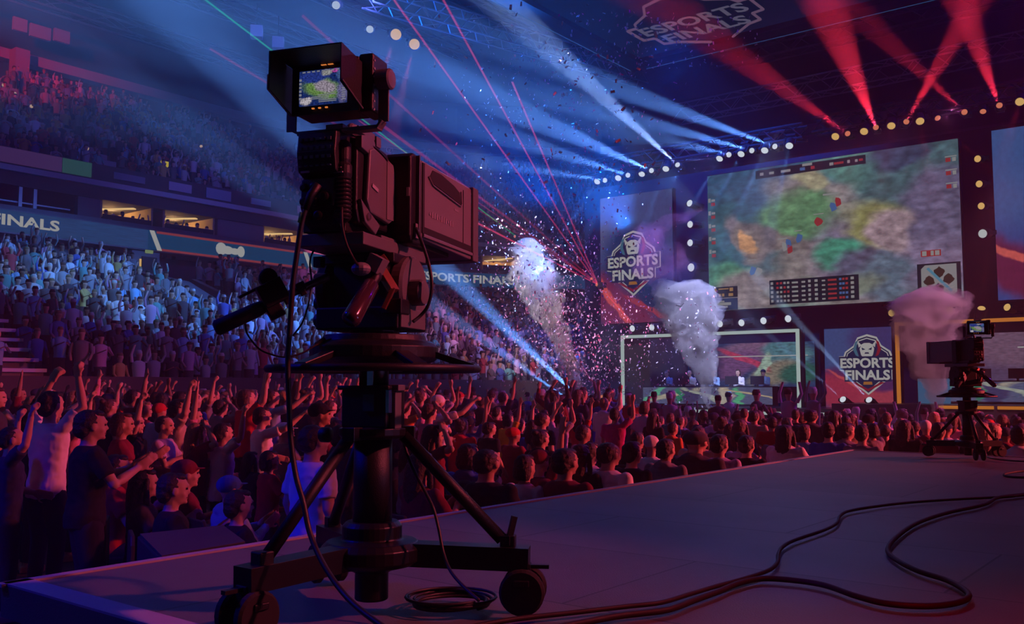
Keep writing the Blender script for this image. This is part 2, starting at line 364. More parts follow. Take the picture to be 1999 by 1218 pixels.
# ribbon board: LED fascia wrapped along the balcony
RB = empty('ribbon_board', (-38, 20, 7.3), 0, 'long LED ribbon board running along the balcony front below the suites', 'display')
def on_ribbon(s, z, off=.06):
    x, y = bowl_pt(s, 38 - off); return Vector((x, y, z))
def spath(a, b, n=10):      # arc length-ish param: straight up to 38, then along the arc
    out = []
    for i in range(n + 1):
        t = a + (b - a) * i / n
        out.append(('s', t) if t <= 38 else ('a', (t - 38) / 12 * 180 / PI))
    return out
def ribbon_strip(a, b, z0, z1, off, m, name, par, slant=0):
    mb = MB(); vs = []; P = spath(a, b, max(2, int((b - a) / 1.5)))
    for i, s in enumerate(P):
        for (z, o_) in ((z0, off), (z1, off), (z1, off - .03), (z0, off - .03)): vs.append(on_ribbon(s, z, o_))
    n = len(P); fs = [(i * 4 + j, i * 4 + (j + 1) % 4, i * 4 + 4 + (j + 1) % 4, i * 4 + 4 + j) for i in range(n - 1) for j in range(4)] + [(0, 1, 2, 3), tuple(range(n * 4 - 4, n * 4))]
    o = mb.add(vs, fs).build(name, m); o.parent = par; o.matrix_parent_inverse = Matrix.Translation(par.location).inverted(); return o
RIBB = blobscreen('ribbon_picture', (.02, .07, .22), [(.5, .5, .5, 9, 0, (.05, .11, .28))], .75, grain=.3)
ribbon_strip(2, 22.3, 6.82, 7.66, -.02, RIBB, 'blue_screen', RB)
ribbon_strip(22.3, 31.3, 6.82, 7.66, -.01, L_TEAL, 'teal_screen', RB)
ribbon_strip(22.7, 30.9, 7.56, 7.66, .01, L_RIBR, 'red_line', RB)
ribbon_strip(22.9, 31.1, 6.80, 6.90, .01, L_RIBR, 'red_line', RB)
ribbon_strip(31.3, 51, 6.82, 7.66, -.02, L_TEAL, 'far_screen', RB)
for a in (22.35, 30.95):
    vs = [on_ribbon(('s', a + q), z, .03) for q, z in ((0, 7.66), (.22, 7.66), (.62, 6.8), (.4, 6.8))]
    o = MB().add(vs + [p + Vector((-.03, 0, 0)) for p in vs], [(0, 1, 2, 3), (7, 6, 5, 4), (0, 4, 5, 1), (1, 5, 6, 2), (2, 6, 7, 3), (3, 7, 4, 0)]).build('slanted_white_mark', L_TXT); o.parent = RB; o.matrix_parent_inverse = Matrix.Translation(RB.location).inverted()
# white emblem in the middle of the red-lined strip
mb = MB()
for (y, z, ry, rz) in ((26.0, 7.25, .3, .3), (26.35, 7.22, .35, .2), (26.75, 7.2, .28, .16), (27.1, 7.23, .22, .27)):
    mb.ell((-37.93, y, z), (.03, ry, rz), 12, 6)
o = mb.build('white_emblem', L_TXT); o.parent = RB; o.matrix_parent_inverse = Matrix.Translation(RB.location).inverted()
def ribbon_word(txt, a, b, zc, h):
    me = text_mesh(txt, 1, h, .03, L_TXT); bm = bmesh.new(); bm.from_mesh(me)
    for v in bm.verts:
        t = a + (v.co.x + .5) * (b - a)
        s = ('s', t) if t <= 38 else ('a', (t - 38) / 12 * 180 / PI)
        p = on_ribbon(s, zc + v.co.y, .05); v.co = p - RB.location
    bm.to_mesh(me); bm.free(); o = bpy.data.objects.new('lettering', me); C.objects.link(o); o.parent = RB
# reads left to right from inside the hall, i.e. towards +Y
ribbon_word('S FINALS', 15.0, 18.35, 7.27, .44)
ribbon_word("S' ESPORTS FINALS", 38.6, 45.9, 7.28, .52)

# suites with warm light
suites = [(21.05, 23.4), (24.1, 26.7), (29.75, 32.6)]
k = 3
def suite(i, a, b, lab):
    E = empty('suite_box', (-41.2, (a + b) / 2, 7.95), 0, lab, 'suite', 'lit hospitality suites between the two tiers')
    w = b - a
    mb = MB().box((0, w / 2 + .05, .55), (3.0, .1, 1.15)).box((0, -w / 2 - .05, .55), (3.0, .1, 1.15)).box((-1.5, 0, .55), (.1, w, 1.15)).box((0, 0, .02), (3.0, w, .04)).box((0, 0, 1.1), (3.0, w, .06))
    mb.build('room_shell', SUITEW, E)
    MB().bar((-.9, -w * .2, 1.03), (.9, w * .3, 1.03), .25, .05).build('ceiling_lamp', L_SUITE, E)
    lt = bpy.data.lights.new('suite_light', 'POINT'); lt.energy = 90; lt.color = (1, .55, .2); lt.shadow_soft_size = .15; lo = bpy.data.objects.new('suite_light', lt); C.objects.link(lo); lo.parent = E; lo.location = (-.4, w * .1, .8)
    MB().box((1.55, 0, .2), (.06, w, .5)).build('front_parapet', STAGEB, E)
    return E
suite(0, *suites[0], 'lit suite nearest the white FINALS lettering, above the ribbon board')
suite(1, *suites[1], 'lit suite directly above the start of the red-lined ribbon strip')
suite(2, *suites[2], 'lit suite behind the hanging camera cable, above the slanted end mark')
x, y = bowl_pt(('a', 36), 41)
E = suite(3, 0, 2.6, 'dim far suite seen beside the box lens, above the distant lettering'); E.location = (x, y, 7.95); E.rotation_euler = (0, 0, R(-36))
structure(sweep([(39.6, 7.9), (39.6, 9.1), (39.9, 9.1), (39.9, 7.9)], 'wall_suite_front', FASC, [('s', 32.75), ('s', 38)]))
structure(sweep([(39.6, 7.9), (39.6, 9.1), (39.9, 9.1), (39.9, 7.9)], 'wall_suite_pier', FASC, [('s', 26.9), ('s', 29.6)]))
structure(sweep([(39.6, 7.9), (39.6, 9.1), (39.9, 9.1), (39.9, 7.9)], 'wall_suite_pier_small', FASC, [('s', 19.9), ('s', 20.9)]))
# open dark bay with rails left of the suites
rb = empty('balcony_railing', (-39.7, 16, 7.9), 0, 'pale two-bar railing in the dark bay above the ribbon board', 'railing')
MB().bar((0, -6, .45), (0, 3.6, .45), .06, .06).build('rail', STEELB, rb)
MB().bar((0, -6, .1), (0, 3.6, .1), .05, .05).build('rail', STEELB, rb)
for yy in (-3, 1.5, 2.1): MB().box((0, yy, .6), (.14, .14, 1.25)).build('post', STEELB, rb)
# exit sign and door on the concourse wall
d0 = structure(MB().box((-37.6, 21.9, 5.95), (.3, 1.3, 1.3)).build('wall_concourse_pier', FASC))
structure(MB().box((-37.42, 22.05, 5.85), (.06, .7, 1.05)).build('door_1', STAGEB))
tag(MB().box((-37.4, 21.62, 5.85), (.06, .06, .8)).build('door_light', L_WARM), 'slim warm light strip beside the dark concourse door', 'light')
tag(MB().box((-37.38, 22.0, 6.6), (.08, .34, .14)).build('exit_sign', L_GREEN), 'small lit exit sign over the concourse door below the ribbon', 'sign')
tag(MB().box((-42.4, 25.6, 11.9), (.08, .5, .3)).build('yellow_sign', emis('yellow_sign', (1, .75, .05), .5)), 'small glowing yellow sign in the upper stand above the suites', 'sign')
# banners hung on the upper parapet
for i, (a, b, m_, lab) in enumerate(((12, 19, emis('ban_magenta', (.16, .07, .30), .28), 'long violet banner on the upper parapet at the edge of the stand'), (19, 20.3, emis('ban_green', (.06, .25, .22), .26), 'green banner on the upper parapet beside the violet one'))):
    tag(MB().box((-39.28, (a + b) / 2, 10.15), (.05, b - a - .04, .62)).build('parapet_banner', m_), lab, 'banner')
for i, (a, b) in enumerate(((21.3, 22.8), (24.0, 25.2), (26, 27.4), (28.6, 29.8), (31.5, 33.5))):
    o = MB().box((-39.28, (a + b) / 2, 10.12), (.05, b - a, .3 + .1 * (i % 3))).build('parapet_banner', mat('cloth_banner%d' % i, [(.2, .22, .3), (.45, .4, .5), (.22, .3, .42), (.3, .4, .5), (.42, .36, .5)][i], .8))
    tag(o, ['narrow grey banner', 'short pale lilac banner', 'narrow blue-grey banner', 'small pale blue banner', 'wide lilac banner'][i] + ' tied to the parapet of the upper stand', 'banner')
# aisle stairs with step lights
def aisle(s, d0, d1, z0, z1, w, lights, lab, first=0):
    x0, y0 = bowl_pt(s, d0); x1, y1 = bowl_pt(s, d1)
    E = empty('aisle_stair', (x0, y0, z0), 0, lab, 'stairs')
    mb = MB(); n = 16
    for i in range(n):
        t = (i + .5) / n; mb.box(((x1 - x0) * t, (y1 - y0) * t, (z1 - z0) * t + .1), (abs(x1 - x0) / n + .05, w, .24))
    mb.build('steps', mat('aisle_step', (.20, .21, .26), .8), E)
    for t in lights:
        MB().ell(((x1 - x0) * t + .2, -w / 2 - .1, (z1 - z0) * t + .5), (.09, .09, .09), 8, 6).build('step_lamp', L_STEP, E)
aisle(('s', 22.4), 40.2, 54.2, 10.0, 17.5, .9, (.14, .2, .47, .5, .56, .62, .66, .76, .86), 'upper stand stair edged with many small amber step lamps')
aisle(('s', 32.6), 41.5, 49.5, 10.6, 14.8, .8, (.15, .42, .58, .72, .98), 'farther upper stand stair with five amber step lamps')
aisle(('s', 10.8), 22.2, 30, .2, 2.9, 1.2, (), 'bare pale stair between the crowd blocks of the lower stand')
mb = MB()
for i in range(9): mb.box((0, 0, i * .27), (.3, 1.15 , .09))
o = mb.build('stair_nosing', mat('stair_nosing', (.5, .55, .65), .5)); 
for i, v in enumerate(o.data.vertices): v.co.x -= (i // 8) * .45
o.location = (-22.7, 10.8, .35); tag(o, 'pale step edges of the bare stair in the lower stand', 'stairs')
# vomitory wall
structure(MB().prism([(-31.2, 2.6), (-36.6, 4.6), (-36.6, 5.6), (-33.2, 4.95), (-31.2, 4.1)], 20.6, 21.3, 'y').build('wall_vomitory', FASC))
structure(MB().prism([(-31.2, 2.6), (-36.6, 4.6), (-36.6, 5.5), (-31.2, 3.6)], 23.6, 23.9, 'y').build('wall_vomitory_far', FASC))
# roof steel
def truss(a, b, w, name, m, lab, cat='truss', rc=.05, rw=.025, bays=None, group=None):
    a, b = Vector(a), Vector(b); E = empty(name, a, 0, lab, cat, group); d = b - a; L_ = d.length; t = d.normalized()
    sd = t.cross(Vector((0, 0, 1))).normalized() * w / 2; up = Vector((0, 0, w / 2))
    mb = MB()
    cs = [sd + up, sd - up, -sd - up, -sd + up]
    for c_ in cs: mb.tube([c_, c_ + d], rc, 6)
    mb.build('chords', m, E)
    mb = MB(); n = bays or max(2, int(L_ / (w * 1.3)))
    for i in range(n):
        p = t * (L_ * i / n); q = t * (L_ * (i + 1) / n)
        for j in range(4):
            u_, v_ = cs[j], cs[(j + 1) % 4]
            mb.tube([p + (u_ if i % 2 else v_), q + (v_ if i % 2 else u_)], rw, 4, caps=False)
    mb.build('lattice', m, E); return E
for i, (xx, zz) in enumerate(((-52, 22.3), (-46, 22.8), (-40, 22.9), (-34, 22.9))):
    truss((xx, -8, zz), (xx, 46, zz), .9, 'roof_truss', ROOFST, 'dark roof truss running over the ' + ['top rows of the upper stand', 'middle rows of the upper stand', 'front parapet of the upper stand', 'crowd of the lower stand'][i], group='roof trusses', rc=.07, bays=24)
truss((-26.4, 24.4, 16), (-22.9, 39.5, 16), .8, 'lighting_truss', STEELB, 'silver lighting truss slanting down towards the confetti cloud', rc=.04, bays=22)
truss((-21.5, 40.3, 14), (-1, 40, 14), .8, 'lighting_truss', STEELB, 'far silver truss high above the main game screen', rc=.04, bays=26)
truss((-21.5, 31.5, 9.6), (-11.8, 31.5, 9.6), .5, 'stage_truss', STAGEB, 'dark truss carrying the blue-white stage lights', bays=20)
truss((-11.5, 31.6, 9.75), (-1, 31.6, 9.75), .5, 'stage_truss', STAGEB, 'dark truss carrying the red stage lights above the main screen', bays=22)
truss((-21.5, 45, 18), (4, 45, 18), .9, 'roof_truss', ROOFST, 'dark roof truss crossing behind the hanging logo box', group='roof trusses', rc=.06, bays=24)
truss((-23, 34, 17), (4, 34.8, 17), .7, 'roof_truss', ROOFST, 'dark roof truss crossing over the stage in front of the far one', group='roof trusses', rc=.06, bays=24)
for i, (p, q) in enumerate((((25, 45), (52, 52)), ((58, 58), (98, 68)), ((105, 66), (135, 76)))):
    a, b = atX(p[0], p[1], -54), atX(q[0], q[1], -54)
    tag(MB().box((a + b) / 2, (.2, abs(b.y - a.y), .75)).build('ceiling_panel', mat('roof_panel%d' % i, (.25, .2, .3), .8)), ['smallest', 'longest', 'farthest'][i] + ' of three pale panels in a row under the roof', 'panel', 'pale panels under the roof')

# ------------------------------------------------------------------ hanging logo box (centre-hung)
def shield(par, s, M, text_m=L_TXT, fill=L_NAVY, edge=L_TXT, wire=False, sz=None, detail=True):
    """crest with the words ESPORTS FINALS; local x right, y up, z towards the viewer"""
    base = [(0, 1.22), (.36, 1.10), (.52, .76), (.84, .52), (.90, .34), (1.08, .34), (1.08, -.24), (.88, -.28), (.88, -.62), (.66, -.68), (0, -1.25)]
    full = base + [(-x, y) for x, y in base[-2:0:-1]]
    def layer(k_, z, m, name):
        P = [(x * k_, y * k_) for x, y in full]
        o = MB().prism([(x * s, y * (sz or s)) for x, y in P], z, z + .015, 'z').build(name, m, par); o.matrix_local = M; return o
    if wire:
        P = [Vector((x * s, y * (sz or s), .0)) for x, y in full]; o = MB().tube(P + [P[0], P[1]], .022 * s, 6).build('crest_outline', edge, par); o.matrix_local = M
    else:
        layer(1.0, .0, edge, 'crest_edge'); layer(.93, .012, fill, 'crest_field'); layer(.88, .022, edge, 'crest_line'); layer(.845, .03, fill, 'crest_ground')
    Z = sz or s
    if detail:
        mb = MB()
        mb.prism([(x * s, y * Z) for x, y in ((-.22, .38), (-.14, .26), (.14, .26), (.22, .38), (.27, .62), (.2, .8), (.1, .86), (-.1, .86), (-.2, .8), (-.27, .62))], .045, .06, 'z')
        mb.prism([(x * s, y * Z) for x, y in ((-.34, .95), (-.2, .78), (-.3, .68))], .045, .06, 'z').prism([(x * s, y * Z) for x, y in ((.34, .95), (.2, .78), (.3, .68))], .045, .06, 'z')
        o = mb.build('crest_head', text_m, par); o.matrix_local = M
        mb = MB()
        for sg in (-1, 1): mb.prism([(x * s * sg, y * Z) for x, y in ((.05, .60), (.19, .68), (.17, .57))], .06, .068, 'z')
        mb.prism([(x * s, y * Z) for x, y in ((-.09, .42), (.09, .42), (.06, .48), (-.06, .48))], .06, .068, 'z')
        o = mb.build('crest_eyes', fill, par); o.matrix_local = M
        for sg, m_ in ((-1, L_CYAN), (1, L_REDS)):
            P = [(.30, .30), (.42, .36), (.52, .60), (.44, .90), (.34, .98), (.40, .62)]
            o = MB().prism([(x * s * sg, y * Z) for x, y in P], .042, .05, 'z').build('crest_arc', m_, par); o.matrix_local = M
        o = MB().prism([(x * s, y * Z) for x, y in ((-.62, -.74), (0, -1.1), (.62, -.74), (.5, -.72), (0, -1.0), (-.5, -.72))], .042, .05, 'z').build('crest_base_red', L_REDS, par); o.matrix_local = M
        o = MB().prism([(x * s, y * Z) for x, y in ((-.17, -.83), (.17, -.83), (.15, -.70), (-.15, -.70))], .052, .06, 'z').build('crest_orange_mark', emis('mark_orange', (1, .4, .08), .3) if 'mark_orange' not in MATS else MATS['mark_orange'], par); o.matrix_local = M
    if not wire:
        for txt, w, h, yy in (('ESPORTS', 2.12, .50, .05), ('FINALS', 1.74, .50, -.44)):
            o = MB().box((0, yy * Z, .058), (w * s, h * Z * 1.08, .012)).build('word_plate', fill, par); o.matrix_local = M
            place_mesh('lettering', text_mesh(txt, w * .95 * s, h * .82 * Z, .035, text_m), par, M @ Matrix.Translation((0, yy * Z, .075)))
    else:
        for txt, w, h, yy in (('ESPORTS', 1.86, .42, .1), ('FINALS', 1.5, .42, -.42)):
            place_mesh('lettering', text_mesh(txt, w * s, h * Z, .03, text_m), par, M @ Matrix.Translation((0, yy * Z, .02)))
HG = empty('hanging_logo_box', (-12.5, 27.5, 14), 0, 'square dark box hanging under the roof with the ESPORTS FINALS crest on its underside', 'display')
BX = mat('hung_box_dark', (.025, .04, .09), .6)
MB().box((0, 0, 1.0), (14.6, 11.9, 1.6)).build('housing', BX, HG)
mb = MB()
for sx, sy, w, h in ((-7.0, 0, .9, 12), (7.0, 0, .9, 12), (0, 5.6, 13, .9), (0, -5.6, 13, .9)): mb.box((sx, sy, .1), (w, h, .25))
mb.build('rim', STAGEB, HG)
mb = MB().box((-7.36, 0, .0), (.05, 11.6, .06)).box((.3, 5.98, 0), (14.0, .05, .06))
mb.build('edge_light_line', emis('edge_blue', (.10, .35, .9), .22), HG)
MB().box((0, 0, .2), (13.2, 10.4, .06)).build('underside_screen', emis('underside', (.010, .03, .12), .25), HG)
LOGOW = emis('hung_logo', (.32, .30, .50), .30)
shield(HG, 2.25, Matrix.Translation((-3.2 + .3, 2.9, .1)) @ Matrix.Rotation(PI, 4, 'X') , text_m=LOGOW, edge=emis('hung_logo_line', (.42, .25, .45), .3), wire=True, sz=2.1, detail=False)

# ------------------------------------------------------------------ stage
ST = empty('stage', (-10, 32, 0), 0, 'wide black stage with lit front steps below the game screens', 'stage')
MB().box((1.5, .2, -.53), (26, 4.4, 1.14)).build('stage_deck', [STAGEF], ST)
MB().box((0.4, -2.45, -.82), (9.6, .9, .55)).build('front_step', STAGEF, ST)
for (x0, x1, z, yv, m_) in ((-20.8, -19.7, -.08, 29.95, L_WHITE), (-19.0, -17.9, -.1, 29.95, L_WHITE), (-17.4, -17.1, -.1, 29.95, L_WHITE), (-15.6, -14.7, -.1, 29.95, L_WHITE), (-14.5, -13.4, -.1, 29.95, L_WHITE), (-13.2, -10.6, -.13, 29.95, L_WHITE), (-13.2, -10.9, -.5, 29.08, L_WHITE), (-10.6, -7.9, -.13, 29.95, L_ORANGE), (-10.4, -8.6, -.5, 29.08, L_ORANGE)):
    MB().box(((x0 + x1) / 2 + 10, yv - 32, z), (x1 - x0, .06, .10)).build('light_strip', m_, ST)
MB().box((4.9, -1.4, -.42), (10.5, 2.6, 1.3)).build('raised_wing', STAGEF, ST)
for (x0, x1) in ((-7.2, -6.6), (-6.5, -5.75), (-5.65, -4.95), (-4.85, -4.2), (-4.1, -2.5)):
    MB().box(((x0 + x1) / 2 + 10, -2.74, .16), (x1 - x0, .06, .09)).build('light_strip', L_ORANGE, ST)
structure(MB().box((-9.5, 34.6, 4.2), (27, .3, 10.6)).build('wall_stage', STAGEB))

def screen(name, x0, x1, z0, z1, y, m, lab, group=None, cat='screen'):
    E = empty(name, ((x0 + x1) / 2, y, z0), 0, lab, cat, group)
    MB().box((0, .16, (z1 - z0) / 2), (x1 - x0 + .08, .24, z1 - z0 + .08)).build('casing', STAGEB, E)
    MB().box((0, 0, (z1 - z0) / 2), (x1 - x0, .06, z1 - z0)).build('picture', m, E)
    return E
MS = screen('main_screen', -16.27, -7.24, 3.66, 8.92, 33, S_BATTLE, 'huge LED screen over the stage showing a battle game map with score panels')
W_, H_ = 9.03, 5.26
def ui(boxes, name, m, dz):      # boxes: u0,v0,u1,v1 over the screen, u right and v up
    mb = MB()
    for (a, b, c_, d_) in boxes: mb.box((((a + c_) / 2 - .5) * W_, -.035 - dz, (b + d_) / 2 * H_), ((c_ - a) * W_, .012, (d_ - b) * H_))
    return mb.build(name, m, MS)
UID = emis('ui_dark', (.008, .02, .03), .6); UIW = emis('ui_white', (.5, .52, .52), .5); UIR = emis('ui_red', (.55, .06, .06), .5); UIB = emis('ui_blue', (.08, .2, .5), .6); UIO = emis('ui_amber', (.6, .35, .12), .5); UIBR = emis('ui_brown', (.05, .035, .02), .6)
ui([(.27, .02, .63, .19)], 'score_table', UID, 0)
rng = random.Random(5)
w, r_, b_ = [], [], []
for i in range(5):
    zz = .035 + i * .031
    for u in (.30, .315, .33, .345): (r_ if rng.random() < .3 else w).append((u, zz, u + .009, zz + .015))
    w += [(.365, zz, .39, zz + .012), (.405, zz, .42, zz + .012), (.487, zz, .50, zz + .010), (.60, zz, .612, zz + .018)]
    w += [(.432, zz, .442, zz + .017), (.458, zz, .47, zz + .017)]; r_ += [(.511, zz, .545, zz + .012)]
    for u in (.555, .567, .58): (b_ if rng.random() < .5 else r_).append((u, zz, u + .009, zz + .015))
    w += [(.276, zz, .286, zz + .018)]
ui(w, 'score_row_marking', UIW, .012); ui(r_, 'score_row_red_marking', UIR, .012); ui(b_, 'score_row_blue_marking', UIB, .012)
ui([(.01, .09, .13, .17)], 'player_panel', UID, 0); ui([(.02, .135, .035, .16), (.045, .15, .09, .158), (.095, .135, .11, .16), (.02, .10, .036, .122), (.045, .10, .055, .12), (.06, .10, .07, .12), (.09, .10, .11, .12)], 'player_panel_marking', UIO, .012)
ui([(.0, .0, .13, .085)], 'sponsor_panel', emis('ui_navy', (.02, .05, .14), .6), 0); ui([(.015, .035, .10, .055), (.03, .018, .085, .03), (.04, .058, .07, .068)], 'sponsor_panel_marking', UIW, .012)
ui([(.22, .925, .67, .985)], 'top_bar', UID, 0); ui([(.24, .945, .255, .965), (.28, .945, .30, .962), (.33, .945, .37, .962), (.53, .945, .545, .965), (.60, .945, .61, .965), (.63, .945, .64, .962), (.42, .968, .46, .985)], 'top_bar_marking', UIW, .012); ui([(.548, .947, .585, .962), (.645, .947, .66, .962), (.455, .94, .47, .96)], 'top_bar_red_marking', UIR, .012); ui([(.41, .94, .43, .96)], 'top_bar_blue_marking', UIB, .012)
icons, iconw = [], []
for i in range(5):
    zz = .80 - .095 * i
    iconw += [(.004, zz, .014, zz + .03), (.018, zz + .005, .034, zz + .02)]; icons += [(.016, zz - .028, .034, zz - .004)]
    if i < 3: zz = .86 - .085 * i; iconw += [(.955, zz + .03, .995, zz + .036), (.98, zz, .992, zz + .025)]; icons += [(.957, zz, .974, zz + .025)]
ui(iconw, 'side_icon_marking', UIW, 0); ui(icons, 'side_icon_red_marking', UIR, 0)
ui([(.845, .005, .995, .225)], 'minimap_frame', UID, 0)
mb = MB(); cx, cz = (.92 - .5) * W_, .115 * H_
mb.loft([(0, 0, 0, .01, .01)], 4) if False else None
mb.prism([(cx + a, cz + b) for a, b in ((-.55, -.42), (-.42, -.52), (.42, -.52), (.55, -.4), (.55, .52), (-.42, .52), (-.55, .40))], -.06, -.05, 'y'); mb.build('minimap', emis('map_pale', (.5, .52, .54), .45), MS)
mb = MB()
for a, b in ((.02, .27), (.3, .02), (-.3, -.02), (-.02, -.28)): mb.prism([(cx + a + .17 * math.cos(t) * (1 + .25 * math.sin(5 * t + a * 9)), cz + b + .16 * math.sin(t) * (1 + .2 * math.cos(4 * t))) for t in [2 * PI * q / 12 for q in range(12)]], -.07, -.06, 'y')
mb.build('minimap_woods', UIBR, MS)
mb = MB().prism([(cx + a, cz + b) for a, b in ((-.38, .40), (-.3, .44), (.42, -.36), (.36, -.42))], -.08, -.07, 'y'); mb.build('minimap_river', emis('map_river', (.12, .42, .62), .5), MS)
ui([(.86, .27, .93, .31)], 'kill_banner', UIR, 0); ui([(.865, .275, .88, .305), (.895, .275, .905, .305), (.91, .275, .925, .305)], 'kill_banner_marking', UIW, .012)
units = [((.20, .27), UIB), ((.225, .26), UIW), ((.34, .42), UIW), ((.36, .40), UIR), ((.355, .44), UIB), ((.40, .47), UIB), ((.48, .57), UIR), ((.54, .66), UIB), ((.56, .69), UIR)]
for (u, v_), m_ in units:
    mb = MB(); mb.prism([((u - .5) * W_ + .13 * math.cos(t) * (1 + .3 * math.sin(2 * t + u * 30)), v_ * H_ + .16 * math.sin(t) * (1 + .2 * math.cos(3 * t))) for t in [2 * PI * q / 9 for q in range(9)]], -.05, -.035, 'y'); mb.build('game_unit', m_, MS)
ui([(.18, .345, .215, .350), (.31, .475, .35, .482), (.38, .52, .41, .526), (.46, .62, .50, .626), (.50, .745, .565, .756)], 'health_bar', UIW, 0)

for nm, x0, x1, z0, z1, y, m_, lab, lx, lz in (
    ('logo_banner', -21.22, -17.85, 3.35, 8.65, 33, S_BAN, 'tall LED banner with the ESPORTS FINALS crest, on the far side of the main screen', -.08, 2.45),
    ('logo_banner', -6.22, -2.85, 3.5, 9.0, 33, S_BANR, 'blue LED banner cut off by the frame, beyond the red side lights', .0, 2.7),
    ('logo_banner', -11.45, -9.0, .05, 2.72, 31.9, S_BANL, 'low LED banner with the ESPORTS FINALS crest, standing between the two booths', .22, 1.45)):
    E = screen(nm, x0, x1, z0, z1, y, m_, lab, cat='screen')
    s = (1.17 if z0 > 1 else .88)
    if nm and x0 > -7: lx = .12 + .95; 
    shield(E, s, Matrix.Translation((lx, -.05, lz)) @ Matrix.Rotation(PI / 2, 4, 'X'), sz=s * .93)

# booths
def booth(x0, x1, z0, z1, y, led, scr, lab, desk=True):
    E = empty('player_booth', ((x0 + x1) / 2, y, z0), 0, lab, 'booth'); w = x1 - x0; h = z1 - z0; t = .11
    for nm, c_, d_ in (('light_post', (-w / 2, 0, h / 2), (t, t, h)), ('light_post', (w / 2, 0, h / 2), (t, t, h)), ('light_header', (0, 0, h), (w + t, t, t))):
        MB().box(c_, d_).build(nm, led, E, bevel=.02)
    mb = MB().box((0, .12, h + .06), (w + .3, .16, .14)).box((-w / 2 - .12, .1, h / 2), (.12, .16, h)).box((w / 2 + .12, .1, h / 2), (.12, .16, h)); mb.build('booth_frame', STAGEB, E)
    MB().box((w * .12, 1.9, h * .58), (w * .72, .06, h * .62)).build('back_screen', scr, E)
    MB().box((w * .2, 1.8, h * .70), (w * .5, .04, .035)).build('screen_line', L_TXT, E)
    MB().box((0, 2.1, h / 2), (w, .08, h)).build('back_panel', STAGEB, E)
    MB().box((w * -.02, .5, .38), (w * .74, .5, .68)).build('desk', STAGEB, E)
    MB().box((w * -.02, .23, .38), (w * .74, .03, .60)).build('desk_screen', S_DESK, E)
    for i in range(5):
        x = (-.30 + .14 * i) * w
        mo = MB().box((x, .42, .93), (.50, .04, .30)).box((x, .42, .76), (.06, .05, .1)).build('player_monitor', STAGEB, E)
        MB().box((x + .02, .445, .93), (.46, .005, .26)).build('display_panel', UIB, mo)
    return E
booth(-18.98, -12.05, .05, 2.66, 31, L_WHITE, S_BOOTH, 'player booth outlined in white light tube, below the main screen')
booth(-8.80, -1.9, .22, 2.74, 31, L_ORANGE, S_BOOTH2, 'player booth outlined in orange light tube, behind the smaller camera')
E_ = MB().box((-7.6, 30.4, .62), (.9, .12, .75)).build('blue_screen', emis('low_blue', (.06, .20, .42), .5)); tag(E_, 'low plain blue screen standing at the orange booth', 'screen')
# ------------------------------------------------------------------ camera platform
DX0, DX1, DY0, DY1 = -3.78, 3.2, 1.66, 11.3
DK = empty('camera_platform', (0, 6, 0), 0, 'large raised deck of grey floor panels carrying both broadcast cameras', 'platform')
o = MB().box(((DX0 + DX1) / 2, (DY0 + DY1) / 2 , -.06), (DX1 - DX0, DY1 - DY0, .12)).build('deck_panels', DECKM, DK); o.matrix_parent_inverse = Matrix.Translation(DK.location).inverted()
for c_, d_ in (((DX0 + .02, (DY0 + DY1) / 2, .002), (.05, DY1 - DY0 + .04, .012)), (((DX0 + DX1) / 2, DY0 + .05, .002), (DX1 - DX0, .10, .012)), (((DX0 + DX1) / 2, DY1 - .015, .002), (DX1 - DX0, .03, .010))):
    o = MB().box(c_, d_).build('edge_strip', TRIMD, DK); o.matrix_parent_inverse = Matrix.Translation(DK.location).inverted()
mb = MB()
for (x, y, w, d) in ((DX0 + .06, (DY0 + DY1) / 2, .04, DY1 - DY0 - .1), ((DX0 + DX1) / 2, DY0 + .06, DX1 - DX0 - .1, .04), ((DX0 + DX1) / 2, DY1 - .06, DX1 - DX0 - .1, .04)): mb.box((x, y, -.61), (w, d, .98))
o = mb.build('skirt', STAGEB, DK); o.matrix_parent_inverse = Matrix.Translation(DK.location).inverted()

# ------------------------------------------------------------------ pedestal and broadcast camera
AZ1 = R(20.5); G1 = Vector((-2.348, 2.224, 0.012))
_ex = Vector((math.cos(AZ1), math.sin(AZ1), 0)); _ey = Vector((-math.sin(AZ1), math.cos(AZ1), 0))
def RL(px, py, y):      # photo point on the plane `y` ahead of the column, in the pedestal's own frame
    d = ray(px, py); t = ((G1 - EYE).dot(_ey) + y) / d.dot(_ey); q = EYE + d * t - G1
    return Vector((q.dot(_ex), q.dot(_ey), q.z))
XR = Matrix.Rotation(PI / 2, 3, 'Y')      # lathe axis along x
YR = Matrix.Rotation(-PI / 2, 3, 'X')     # lathe axis along y
TIPS = [(.50, .10), (-.17, -.47), (-.35, .34)]

